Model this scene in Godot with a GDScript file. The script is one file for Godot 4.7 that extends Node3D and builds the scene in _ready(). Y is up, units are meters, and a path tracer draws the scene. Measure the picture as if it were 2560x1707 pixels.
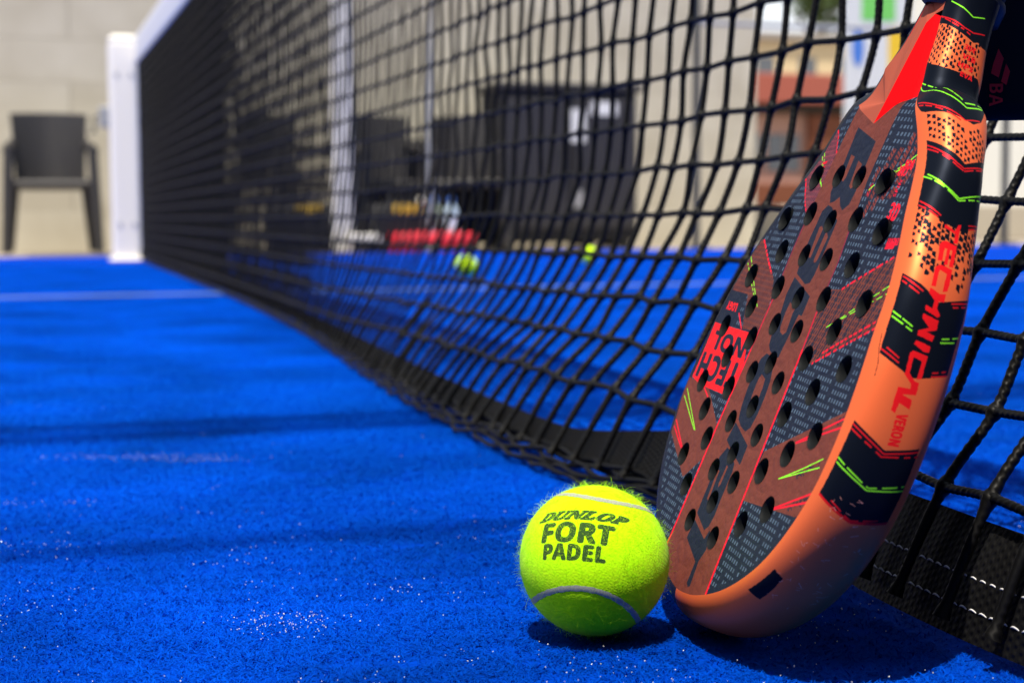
extends Node3D
# A padel ball and a padel racket leaning on the black net of a blue turf court.

const TH := 0.3032                       # heading of the net against the view
var P := Vector3(cos(TH), 0, -sin(TH))   # across the court, to the right and away
var N := Vector3(-sin(TH), 0, -cos(TH))  # along the net, towards the far post
const UPV := Vector3(0, 1, 0)
const CELL := 0.0375                     # mesh of the net
var SUN := Vector3(-.10, .94, .30).normalized()   # towards the sun
const EYE := Vector3(0, 0.1848, 0)
var names := {}
var M := {}
var rng := RandomNumberGenerator.new()

const FACE_LETTERS := [[125, 1033, -128, 965, -129, 831, -139, 740, -126, 672, -79, 643, -37, 662, 6, 702, 46, 680, 88, 670, 128, 719, 130, 763, 117, 853], [96, 660, 46, 652, -74, 593, -73, 516, -75, 405, -71, 336, -56, 300, -13, 290, 128, 329, 140, 387, 147, 498, 139, 565, 136, 628], [134, 311, -120, 243, -121, 151, -84, 154, -76, 125, -77, 82, -68, 27, -56, -54, 10, -50, 65, -38, 101, -16, 120, 29, 120, 124, 147, 224], [88, -54, 19, -60, -40, -94, -78, -165, -90, -240, -90, -314, -74, -383, -34, -408, 40, -397, 97, -373, 123, -318, 142, -225, 144, -138, 130, -84], [114, -392, -124, -458, -129, -549, -44, -529, 67, -501, 132, -481, 124, -449], [88, -510, 20, -518, -64, -557, -77, -589, -78, -724, -85, -793, -70, -854, -37, -880, 121, -836, 125, -774, 128, -653, 132, -564], [114, -868, -78, -913, -98, -866, -118, -872, -147, -946, -118, -1007, -136, -1120, -116, -1130, -88, -1117, -86, -1018, 120, -958, 118, -908]]
const FACE_SLOTS := [[74, 902, 29, 893, 29, 793, 42, 773, 63, 780], [-30, 875, -83, 860, -90, 754, -71, 742, -45, 756], [67, 562, 91, 556, 78, 428, 69, 409, 49, 409, 48, 450, 43, 547], [-16, 536, -2, 531, 3, 406, -8, 392, -30, 394, -38, 414, -47, 514], [67, 197, -17, 176, -12, 152, -27, 64, 0, 47, 40, 56, 62, 80, 72, 146], [48, -147, -11, -161, -25, -201, -32, -309, 1, -327, 41, -303, 58, -251, 63, -180], [92, -618, 67, -617, 53, -761, 77, -758], [11, -578, -7, -583, -7, -667, 6, -687, 18, -668]]
const FACE_BROWN := [[-291, 293, -411, 305, -737, 477, -764, 493, -833, 361, -879, 199, -422, -27, -289, -51, -258, 192], [-320, -443, -921, -149, -987, -137, -1034, -342, -1037, -543, -853, -610, -306, -672], [807, 458, 737, 458, 415, 303, 367, 275, 302, 192, 271, 29, 501, 12, 615, 179, 843, 177, 856, 220], [951, -303, 640, -296, 319, -443, 318, -611, 471, -741, 836, -601, 866, -589], [423, 1044, 246, 907, 251, 731, 295, 601, 605, 794, 548, 950]]
const FACE_NAVY := [[-439, -752, -897, -574, -921, -660, -803, -830, -562, -1002, -366, -1105, -328, -828], [631, -303, 414, -288, 304, -310, 329, -445, 444, -393], [843, 177, 615, 179, 625, 77, 601, 16, 893, -1]]
const FACE_RED := [[893, -1, 403, 8, 298, -141, 283, -187, 264, -257, 291, -302, 749, -313, 896, -294, 890, -161]]
const FACE_GREEN := [[-416, 135, -524, 192, -828, 375], [-528, 187, -842, 343], [-567, -513, -745, -430, -888, -356], [-567, -513, -847, -407, -888, -392], [564, -518, 901, -357], [577, -519, 898, -396], [428, 133, 812, 365], [456, 142, 812, 328], [263, 743, 515, 937], [285, 754, 542, 929], [-265, 743, -410, 851, -512, 935, -568, 953], [-407, 837, -531, 923, -582, 938]]
const FACE_REDLINE := [[-638, -625, -918, -494], [-641, -629, -904, -535], [-584, -351, -937, -173], [-591, -350, -931, -215], [628, -627, 874, -520], [648, -627, 865, -553], [574, -349, 684, -312], [511, 11, 629, 80]]
const FACE_DASH := [[737, 458, 425, 302], [-411, 305, -734, 480], [-422, -27, -879, 199], [-480, 29, -867, 228], [429, 1040, 251, 907], [599, 799, 299, 604], [-309, 609, -407, 699, -629, 806], [-256, 911, -301, 960, -442, 1039]]
const HOLES := [-115, 798, 115, 798, -372, 787, 372, 787, -258, 610, 258, 610, 0, 588, -546, 573, 546, 573, -129, 416, 129, 416, -410, 414, 410, 414, -672, 270, 672, 270, -275, 246, 275, 246, 0, 224, -507, 128, 507, 128, -136, 82, 136, 82, -741, -2, 741, -2, -344, -15, 344, -15, 0, -85, -546, -133, 546, -133, -167, -155, 167, -155, -365, -266, 365, -266, -732, -290, 732, -290, 0, -295, -174, -398, 174, -398, -553, -406, 553, -406, 0, -518, -374, -522, 374, -522, -137, -628, 137, -628, -584, -646, 584, -646, 0, -753, -391, -760, 391, -760, -167, -883, 167, -883]
const RIM_NAVY := [[3577, 0, 3492, 0, 3457, 0, 3438, 159, 3420, 256, 3402, 367, 3380, 531, 3399, 629, 3545, 587, 3567, 301], [3258, 0, 3236, 107, 3219, 282, 3215, 415, 3232, 698, 3174, 875, 2896, 633, 2859, 543, 2868, 429, 2881, 306, 2915, 113, 2935, 70, 2986, 30, 3078, 0, 3174, 0, 3229, 0], [2770, 110, 2736, 215, 2702, 319, 2685, 381, 2653, 480, 2740, 792, 2559, 792, 2459, 875, 2371, 567, 2377, 410, 2440, 146], [2135, 140, 2100, 324, 2071, 439, 2056, 482, 2131, 817, 1974, 770, 1818, 761, 1766, 539, 1750, 452, 1776, 310, 1806, 160], [1535, 140, 1471, 446, 1523, 711, 1360, 722, 1237, 718, 1197, 440, 1214, 294, 1235, 109], [696, 148, 878, 171, 874, 276, 823, 280, 717, 279]]
const RIM_HALFTONE := [[3457, 0, 3438, 159, 3420, 256, 3402, 367, 3380, 531, 3399, 629, 3232, 698, 3215, 415, 3219, 282, 3236, 107, 3258, 0, 3386, 0], [2927, 99, 2891, 153, 2863, 291, 2844, 369, 2812, 476, 2856, 646, 2740, 792, 2653, 480, 2685, 381, 2702, 319, 2736, 215, 2768, 117], [2440, 146, 2377, 410, 2371, 567, 2459, 875, 2294, 833, 2153, 749, 2106, 549, 2129, 382, 2207, 176, 2251, 130]]
const RIM_REDLINE := [[1522, 136, 1459, 448, 1511, 713], [1504, 136, 1447, 441, 1496, 735], [1235, 109, 1197, 440, 1237, 718], [1238, 236, 1202, 434, 1236, 624], [2122, 154, 2076, 353], [2104, 154, 2064, 327], [2072, 594, 2116, 813], [2062, 615, 2096, 784], [1824, 156, 1787, 334], [1832, 207, 1803, 332], [1783, 593, 1816, 751], [1797, 592, 1827, 721], [2744, 114, 2677, 299, 2645, 408, 2631, 477, 2704, 792], [2725, 116, 2632, 411, 2620, 482, 2704, 833], [2465, 154, 2404, 373], [2446, 151, 2395, 354], [2411, 634, 2459, 833], [2397, 642, 2459, 875], [2998, 42, 2929, 218, 2903, 316, 2862, 460, 2897, 621], [2976, 52, 2887, 307, 2852, 428], [3492, 0, 3458, 231, 3432, 379, 3423, 502, 3443, 666], [3492, 0, 3442, 242, 3409, 468]]
const RIM_GREEN := [[1387, 128, 1327, 443, 1379, 715], [1369, 131, 1318, 442, 1362, 719], [1979, 156, 1937, 356], [1959, 163, 1920, 358], [1935, 591, 1974, 770], [1919, 587, 1948, 731], [2586, 127, 2492, 491, 2559, 792], [2592, 163, 2537, 340, 2501, 490, 2594, 833], [3150, 0, 3109, 219, 3003, 381, 2958, 471, 2992, 672], [3130, 0, 2985, 323, 2934, 483, 2980, 670], [3559, 124, 3528, 309, 3496, 448, 3518, 597]]
const RIM_LETTERS := [[2374, 423, 2362, 517, 2393, 537, 2399, 561, 2314, 559, 2307, 520, 2350, 526, 2359, 423], [2296, 423, 2304, 452, 2301, 556, 2205, 547, 2202, 511, 2275, 520, 2273, 502, 2207, 496, 2201, 466, 2272, 475, 2272, 452, 2215, 448, 2210, 412, 2279, 406], [2193, 425, 2198, 450, 2196, 545, 2110, 540, 2098, 498, 2171, 504, 2177, 440, 2109, 436, 2106, 404, 2181, 404], [2099, 399, 2088, 481, 2096, 530, 2065, 532, 2061, 487, 2034, 490, 2015, 527, 2004, 512, 2014, 402, 2033, 398, 2028, 455, 2058, 454, 2079, 397], [2000, 398, 1995, 526, 1958, 532, 1939, 464, 1935, 529, 1910, 523, 1912, 403, 1932, 399, 1957, 470, 1982, 401], [1893, 406, 1890, 521, 1864, 524, 1859, 485, 1875, 399], [1838, 390, 1849, 407, 1849, 522, 1762, 527, 1754, 494, 1824, 490, 1826, 425, 1766, 430, 1743, 472, 1739, 451, 1760, 399], [1756, 396, 1775, 405, 1743, 487, 1743, 520, 1698, 524, 1682, 422, 1676, 509, 1640, 512, 1649, 427, 1608, 420, 1614, 386, 1703, 382, 1712, 472, 1730, 464]]

# ------------------------------------------------------------------ helpers
func numbered(called: String) -> String:
	var n: int = names.get(called, 0)
	names[called] = n + 1
	return called if n == 0 else "%s_%03d" % [called, n]

func tag(o: Node3D, label: String, category: String, group := "", kind := "") -> Node3D:
	if label: o.set_meta("label", label)
	if category: o.set_meta("category", category)
	if group: o.set_meta("group", group)
	if kind: o.set_meta("kind", kind)
	return o

func thing(called: String, label: String, category: String, at := Vector3.ZERO, turn := 0.0, group := "") -> Node3D:
	var o := Node3D.new()
	o.name = numbered(called)
	add_child(o)
	o.position = at
	o.rotation.y = turn
	tag(o, label, category, group)
	return o

func put(called: String, mesh: Mesh, m: Material, parent: Node = null) -> MeshInstance3D:
	var o := MeshInstance3D.new()
	o.name = called if parent else numbered(called)
	o.mesh = mesh
	o.material_override = m
	if parent: parent.add_child(o, true)
	else: add_child(o, true)
	return o

func srgb(r: float, g: float, b: float) -> Color:
	return Color(r / 255.0, g / 255.0, b / 255.0)

func lin(r: float, g: float, b: float) -> Color:
	return Color(r, g, b).linear_to_srgb()

func mat(c: Color, rough := 0.7, spec := 0.5, metal := 0.0) -> StandardMaterial3D:
	var m := StandardMaterial3D.new()
	m.albedo_color = c
	m.roughness = rough
	m.metallic_specular = spec
	m.metallic = metal
	return m

func court(s: float, p: float, y := 0.0) -> Vector3:
	return N * s + P * p + UPV * y

func noise_tex(freq: float, seed_: int, size := 512, low := Color.BLACK, high := Color.WHITE, octaves := 4) -> ImageTexture:
	var n := FastNoiseLite.new()
	n.seed = seed_
	n.frequency = freq
	n.fractal_octaves = octaves
	var img := n.get_seamless_image(size, size)
	img.convert(Image.FORMAT_RGB8)
	if low != Color.BLACK or high != Color.WHITE:
		var d := img.get_data()
		for i in size * size:
			var c := low.lerp(high, d[i * 3] / 255.0)
			d[i * 3] = int(c.r * 255); d[i * 3 + 1] = int(c.g * 255); d[i * 3 + 2] = int(c.b * 255)
		img = Image.create_from_data(size, size, false, Image.FORMAT_RGB8, d)
	img.generate_mipmaps()
	return ImageTexture.create_from_image(img)

func arrays(v: PackedVector3Array, n: PackedVector3Array, uv: PackedVector2Array, idx: PackedInt32Array) -> ArrayMesh:
	var a := []
	a.resize(Mesh.ARRAY_MAX)
	a[Mesh.ARRAY_VERTEX] = v
	a[Mesh.ARRAY_NORMAL] = n
	if uv.size(): a[Mesh.ARRAY_TEX_UV] = uv
	a[Mesh.ARRAY_INDEX] = idx
	var m := ArrayMesh.new()
	m.add_surface_from_arrays(Mesh.PRIMITIVE_TRIANGLES, a)
	return m

# A surface through a grid of points (rows x cols); «out» is a point inside, normals look away from it unless toward is set.
func sheet(g: Array, uvs: Array, inside: Vector3, wrap := false) -> ArrayMesh:
	var rows := g.size()
	var cols: int = g[0].size()
	var v := PackedVector3Array()
	var n := PackedVector3Array()
	var t := PackedVector2Array()
	var idx := PackedInt32Array()
	var vote := 0.0
	for i in rows:
		for j in cols:
			var p: Vector3 = g[i][j]
			var a: Vector3 = g[mini(i + 1, rows - 1)][j] - g[maxi(i - 1, 0)][j]
			var j0 := (j - 1 + cols - 1) % (cols - 1) if wrap else maxi(j - 1, 0)
			var j1 := (j + 1) % (cols - 1) if wrap else mini(j + 1, cols - 1)
			var b: Vector3 = g[i][j1] - g[i][j0]
			var nn := a.cross(b)
			if nn.length() < 1e-14: nn = (p - inside)
			nn = nn.normalized()
			vote += nn.dot(p - inside)
			v.append(p); n.append(nn)
			t.append(uvs[i][j] if uvs.size() else Vector2(j / float(cols - 1), i / float(rows - 1)))
	var flip := vote < 0
	if flip:
		for i in n.size(): n[i] = -n[i]
	for i in rows - 1:
		for j in cols - 1:
			var a := i * cols + j
			var q := [a, a + cols, a + 1, a + 1, a + cols, a + cols + 1] if flip else [a, a + 1, a + cols, a + 1, a + cols + 1, a + cols]
			for k in q: idx.append(k)
	return arrays(v, n, t, idx)

# A box with small chamfers, added to a SurfaceTool.
func bx(st: SurfaceTool, c: Vector3, size: Vector3, bev := 0.0, basis := Basis.IDENTITY) -> void:
	var h := size * 0.5
	bev = minf(bev, minf(h.x, minf(h.y, h.z)) * 0.9)
	st.set_smooth_group(-1)
	var pt := func(x: float, y: float, z: float) -> Vector3: return c + basis * Vector3(x, y, z)
	var face := func(q: Array) -> void:
		var nrm: Vector3 = (q[2] - q[0]).cross(q[1] - q[0])
		var mid: Vector3 = (q[0] + q[1] + q[2]) / 3.0
		if nrm.dot(mid - c) < 0: q.reverse()
		for k in range(1, q.size() - 1):
			st.add_vertex(q[0]); st.add_vertex(q[k]); st.add_vertex(q[k + 1])
	var b := bev
	for s in [-1.0, 1.0]:
		face.call([pt.call(s * h.x, -h.y + b, -h.z + b), pt.call(s * h.x, h.y - b, -h.z + b), pt.call(s * h.x, h.y - b, h.z - b), pt.call(s * h.x, -h.y + b, h.z - b)])
		face.call([pt.call(-h.x + b, s * h.y, -h.z + b), pt.call(h.x - b, s * h.y, -h.z + b), pt.call(h.x - b, s * h.y, h.z - b), pt.call(-h.x + b, s * h.y, h.z - b)])
		face.call([pt.call(-h.x + b, -h.y + b, s * h.z), pt.call(h.x - b, -h.y + b, s * h.z), pt.call(h.x - b, h.y - b, s * h.z), pt.call(-h.x + b, h.y - b, s * h.z)])
	if b <= 0.0: return
	for s in [-1.0, 1.0]:
		for t in [-1.0, 1.0]:
			face.call([pt.call(s * h.x, t * (h.y - b), -h.z + b), pt.call(s * (h.x - b), t * h.y, -h.z + b), pt.call(s * (h.x - b), t * h.y, h.z - b), pt.call(s * h.x, t * (h.y - b), h.z - b)])
			face.call([pt.call(s * h.x, -h.y + b, t * (h.z - b)), pt.call(s * (h.x - b), -h.y + b, t * h.z), pt.call(s * (h.x - b), h.y - b, t * h.z), pt.call(s * h.x, h.y - b, t * (h.z - b))])
			face.call([pt.call(-h.x + b, s * h.y, t * (h.z - b)), pt.call(-h.x + b, s * (h.y - b), t * h.z), pt.call(h.x - b, s * (h.y - b), t * h.z), pt.call(h.x - b, s * h.y, t * (h.z - b))])
			for r in [-1.0, 1.0]:
				face.call([pt.call(s * h.x, t * (h.y - b), r * (h.z - b)), pt.call(s * (h.x - b), t * h.y, r * (h.z - b)), pt.call(s * (h.x - b), t * (h.y - b), r * h.z)])

func begin() -> SurfaceTool:
	var st := SurfaceTool.new()
	st.begin(Mesh.PRIMITIVE_TRIANGLES)
	return st

func done(st: SurfaceTool) -> ArrayMesh:
	st.index()
	st.generate_normals()
	return st.commit()

func box_mesh(size: Vector3, c := Vector3.ZERO, bev := 0.004) -> ArrayMesh:
	var st := begin()
	bx(st, c, size, bev)
	return done(st)

# A tube along points with a radius for each; «braid» > 0 gives it the bumps of a braided cord of that pitch.
func tube(pts: PackedVector3Array, rad: PackedFloat32Array, sides: int, braid := 0.0, caps := true) -> ArrayMesh:
	var v := PackedVector3Array()
	var n := PackedVector3Array()
	var idx := PackedInt32Array()
	var count := pts.size()
	var t0 := (pts[1] - pts[0]).normalized()
	var u := t0.cross(Vector3(0.31, 0.2, 0.93)).normalized()
	var run := 0.0
	for i in count:
		var t := (pts[mini(i + 1, count - 1)] - pts[maxi(i - 1, 0)]).normalized()
		u = (u - t * u.dot(t)).normalized()
		var w := t.cross(u)
		if i > 0: run += pts[i].distance_to(pts[i - 1])
		for k in sides:
			var a := TAU * k / sides
			var d := u * cos(a) + w * sin(a)
			var r := rad[i]
			var nn := d
			if braid > 0.0:
				var ph := PI * run / braid
				var h := absf(sin(ph + a))
				var g := absf(sin(ph * 1.0 - a + 0.9))
				r *= 0.62 + 0.52 * maxf(h, g)
			v.append(pts[i] + d * r)
			n.append(nn)
	for i in count - 1:
		for k in sides:
			var a := i * sides + k
			var b := i * sides + (k + 1) % sides
			for q in [a, a + sides, b, b, a + sides, b + sides]: idx.append(q)
	if braid > 0.0:   # bent normals from the bumps
		for i in count:
			for k in sides:
				var a: Vector3 = v[mini(i + 1, count - 1) * sides + k] - v[maxi(i - 1, 0) * sides + k]
				var b: Vector3 = v[i * sides + (k + 1) % sides] - v[i * sides + (k + sides - 1) % sides]
				var c := b.cross(a)
				if c.dot(n[i * sides + k]) < 0: c = -c
				if c.length() > 1e-14: n[i * sides + k] = c.normalized()
	if caps:
		for e in [0, count - 1]:
			var dirn := (pts[0] - pts[1]).normalized() if e == 0 else (pts[count - 1] - pts[count - 2]).normalized()
			var at := v.size()
			v.append(pts[e]); n.append(dirn)
			for k in sides:
				v.append(v[e * sides + k]); n.append(dirn)
			for k in sides:
				var a := at + 1 + k
				var b := at + 1 + (k + 1) % sides
				for q in ([at, a, b] if e == 0 else [at, b, a]): idx.append(q)
	# faces must run clockwise seen from outside
	var tri: Vector3 = (v[idx[2]] - v[idx[0]]).cross(v[idx[1]] - v[idx[0]])
	if tri.dot(n[idx[0]]) < 0:
		for i in range(0, idx.size(), 3):
			var x := idx[i + 1]
			idx[i + 1] = idx[i + 2]
			idx[i + 2] = x
	return arrays(v, n, PackedVector2Array(), idx)

func rod(a: Vector3, b: Vector3, r: float, sides := 10, r2 := -1.0) -> ArrayMesh:
	return tube(PackedVector3Array([a, b]), PackedFloat32Array([r, r if r2 < 0 else r2]), sides)

# ------------------------------------------------------------------ print on surfaces
func fill_poly(img: Image, pts: PackedVector2Array, c: Color) -> void:
	var lo := 1e9
	var hi := -1e9
	for p in pts:
		lo = minf(lo, p.y); hi = maxf(hi, p.y)
	var n := pts.size()
	for y in range(maxi(int(floor(lo)), 0), mini(int(ceil(hi)) + 1, img.get_height())):
		var yc := y + 0.5
		var xs: Array[float] = []
		for i in n:
			var a := pts[i]
			var b := pts[(i + 1) % n]
			if (a.y <= yc) != (b.y <= yc):
				xs.append(a.x + (yc - a.y) / (b.y - a.y) * (b.x - a.x))
		xs.sort()
		for k in range(0, xs.size() - 1, 2):
			var x0 := int(round(xs[k]))
			var x1 := int(round(xs[k + 1]))
			if x1 > x0: img.fill_rect(Rect2i(x0, y, x1 - x0, 1), c)

func stroke(img: Image, a: Vector2, b: Vector2, w: float, c: Color) -> void:
	var d := (b - a)
	if d.length() < 1e-4: return
	var o := d.normalized().orthogonal() * w * 0.5
	fill_poly(img, PackedVector2Array([a + o, b + o, b - o, a - o]), c)

# A line through points, whole (on <= 0) or dashed with irregular dashes.
func line(img: Image, pts: PackedVector2Array, w: float, c: Color, on := 0.0, off := 0.0) -> void:
	for i in pts.size() - 1:
		var a := pts[i]
		var b := pts[i + 1]
		if on <= 0.0:
			stroke(img, a, b, w, c)
			continue
		var total := a.distance_to(b)
		var x := 0.0
		while x < total:
			var l := on * rng.randf_range(0.5, 1.6)
			stroke(img, a.lerp(b, x / total), a.lerp(b, minf((x + l) / total, 1.0)), w, c)
			x += l + off * rng.randf_range(0.6, 1.5)

# Lettering: the glyphs' triangles of a TextMesh laid between an origin and two axes of the image.
func letters(img: Image, text: String, o: Vector2, ax: Vector2, ay: Vector2, c: Color, serif := false, fat := 0.0) -> void:
	var f := SystemFont.new()
	f.font_names = PackedStringArray(["Droid Serif" if serif else "Droid Sans"])
	f.font_weight = 700
	var tm := TextMesh.new()
	tm.text = text
	tm.font = f
	tm.font_size = 64
	tm.pixel_size = 0.01
	tm.depth = 0.0
	tm.curve_step = 2.0
	var a := tm.get_mesh_arrays() if tm.get_surface_count() else []
	if a.is_empty(): return
	var v: PackedVector3Array = a[Mesh.ARRAY_VERTEX]
	var idx: PackedInt32Array = a[Mesh.ARRAY_INDEX] if a[Mesh.ARRAY_INDEX] != null else PackedInt32Array(range(v.size()))
	var lo := Vector2(1e9, 1e9)
	var hi := -lo
	for p in v:
		lo = lo.min(Vector2(p.x, p.y)); hi = hi.max(Vector2(p.x, p.y))
	var q := PackedVector2Array()
	for p in v:
		var t := (Vector2(p.x, p.y) - lo) / (hi - lo)
		q.append(o + ax * t.x + ay * t.y)
	for i in range(0, idx.size(), 3):
		fill_poly(img, PackedVector2Array([q[idx[i]], q[idx[i + 1]], q[idx[i + 2]]]), c)
		if fat > 0.0:
			for k in 3: stroke(img, q[idx[i + k]], q[idx[i + (k + 1) % 3]], fat, c)

func inside_poly(p: Vector2, q: PackedVector2Array) -> bool:
	return Geometry2D.is_point_in_polygon(p, q)

func textured(img: Image, rough: float, spec := 0.5) -> StandardMaterial3D:
	img.generate_mipmaps()
	var m := mat(Color.WHITE, rough, spec)
	m.albedo_texture = ImageTexture.create_from_image(img)
	m.texture_repeat = false
	return m

# ------------------------------------------------------------------ the racket
const T := 0.036
func half_points() -> Array:
	return [Vector3(0, -.1170, 0), Vector3(.0125, -.1157, 0), Vector3(.025, -.1128, 0), Vector3(.0427, -.1060, 0), Vector3(.0584, -.0968, 0), Vector3(.0722, -.0850, 0), Vector3(.082, -.0715, 0), Vector3(.0885, -.0575, 0), Vector3(.0918, -.045, 0), Vector3(.0928, -.032, 0), Vector3(.0925, -.020, 0), Vector3(.0908, -.0065, 0), Vector3(.0885, .006, 0), Vector3(.0855, .0185, .0002), Vector3(.082, .032, .0008), Vector3(.0775, .0435, .0013), Vector3(.0715, .055, .0018), Vector3(.0650, .0665, .0023), Vector3(.0585, .078, .0033), Vector3(.051, .0905, .004), Vector3(.043, .102, .003), Vector3(.034, .112, .002), Vector3(.0265, .1185, .004), Vector3(.0235, .125, .005), Vector3(.0195, .135, .005), Vector3(.0150, .147, .006), Vector3(.0105, .160, .006), Vector3(.0085, .170, .006)]

var outline: Array = []      # half outline: x, v, drop of the edge
var outnorm: Array = []
var arclen: Array = []

func make_outline() -> void:
	var q := half_points()
	var n := q.size()
	for i in n - 1:
		var p1: Vector3 = q[i]
		var p2: Vector3 = q[i + 1]
		var p0: Vector3 = q[i - 1] if i > 0 else Vector3(-p2.x, p2.y, p2.z)
		var p3: Vector3 = q[i + 2] if i + 2 < n else p2 * 2.0 - p1
		for k in 4:
			var t := k / 4.0
			outline.append(0.5 * (p1 * 2.0 + (p2 - p0) * t + (p0 * 2.0 - p1 * 5.0 + p2 * 4.0 - p3) * t * t + (p1 * 3.0 - p0 - p2 * 3.0 + p3) * t * t * t))
	outline.append(q[n - 1])
	var run := 0.0
	for i in outline.size():
		var a: Vector3 = outline[maxi(i - 1, 0)]
		var b: Vector3 = outline[mini(i + 1, outline.size() - 1)]
		var d := Vector2(b.x - a.x, b.y - a.y).normalized()
		outnorm.append(Vector2(0, -1) if i == 0 else Vector2(d.y, -d.x))
		if i > 0: run += Vector2(outline[i].x - outline[i - 1].x, outline[i].y - outline[i - 1].y).length()
		arclen.append(run)

func table(x: float, xs: Array, ys: Array) -> float:
	if x <= xs[0]: return ys[0]
	for i in xs.size() - 1:
		if x <= xs[i + 1]: return lerpf(ys[i], ys[i + 1], (x - xs[i]) / (xs[i + 1] - xs[i]))
	return ys[-1]

func bulge(v: float) -> float:
	return table(v, [-1.0, .06, .085, .112, .125, .15, .2], [.011, .011, .0150, .0140, .009, .009, .010])

func half_width(v: float) -> Vector2:   # half width and edge drop at height v
	for i in range(1, outline.size()):
		if outline[i].y >= v and outline[i - 1].y <= v:
			var t: float = (v - outline[i - 1].y) / maxf(outline[i].y - outline[i - 1].y, 1e-6)
			return Vector2(lerpf(outline[i - 1].x, outline[i].x, t), lerpf(outline[i - 1].z, outline[i].z, t))
	return Vector2(0.0001, 0)

func rim_side(side: float, back := false) -> ArrayMesh:
	var g := []
	var uvs := []
	const NT := 24
	for i in outline.size():
		var row := []
		var urow := []
		for j in NT + 1:
			var x := -cos(PI * j / NT)
			var sharp := 2.6
			var e := bulge(outline[i].y) * pow(maxf(0.0, 1.0 - pow(absf(x), sharp)), 0.55)
			var w: float = -T / 2 - x * (T / 2 - outline[i].z)
			row.append(Vector3(side * (outline[i].x + outnorm[i].x * e), outline[i].y + outnorm[i].y * e, w))
			urow.append(Vector2(arclen[i] * 1000.0 / 365.0, j / float(NT)))
		g.append(row); uvs.append(urow)
	return sheet(g, uvs, Vector3(0, 0.0, -T / 2))

func face_px(q: Array) -> PackedVector2Array:
	var o := PackedVector2Array()
	for i in range(0, q.size(), 2): o.append(Vector2((-q[i] * 0.1 + 105.0) * 5.0, (125.0 - q[i + 1] * 0.1) * 5.0))
	return o

func rim_px(q: Array) -> PackedVector2Array:
	var o := PackedVector2Array()
	for i in range(0, q.size(), 2): o.append(Vector2(q[i] * 0.5, q[i + 1] * 0.256))
	return o

var NAVY := lin(.012, .017, .034)
var NAVY_RIM := lin(.0055, .0075, .014)
var BROWN := lin(.152, .037, .027)
var ORANGE := lin(.76, .140, .046)
var RED := lin(.85, .012, .018)
var RED_FACE := lin(.78, .008, .028)
var GREEN := lin(.25, .85, .03)

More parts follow.
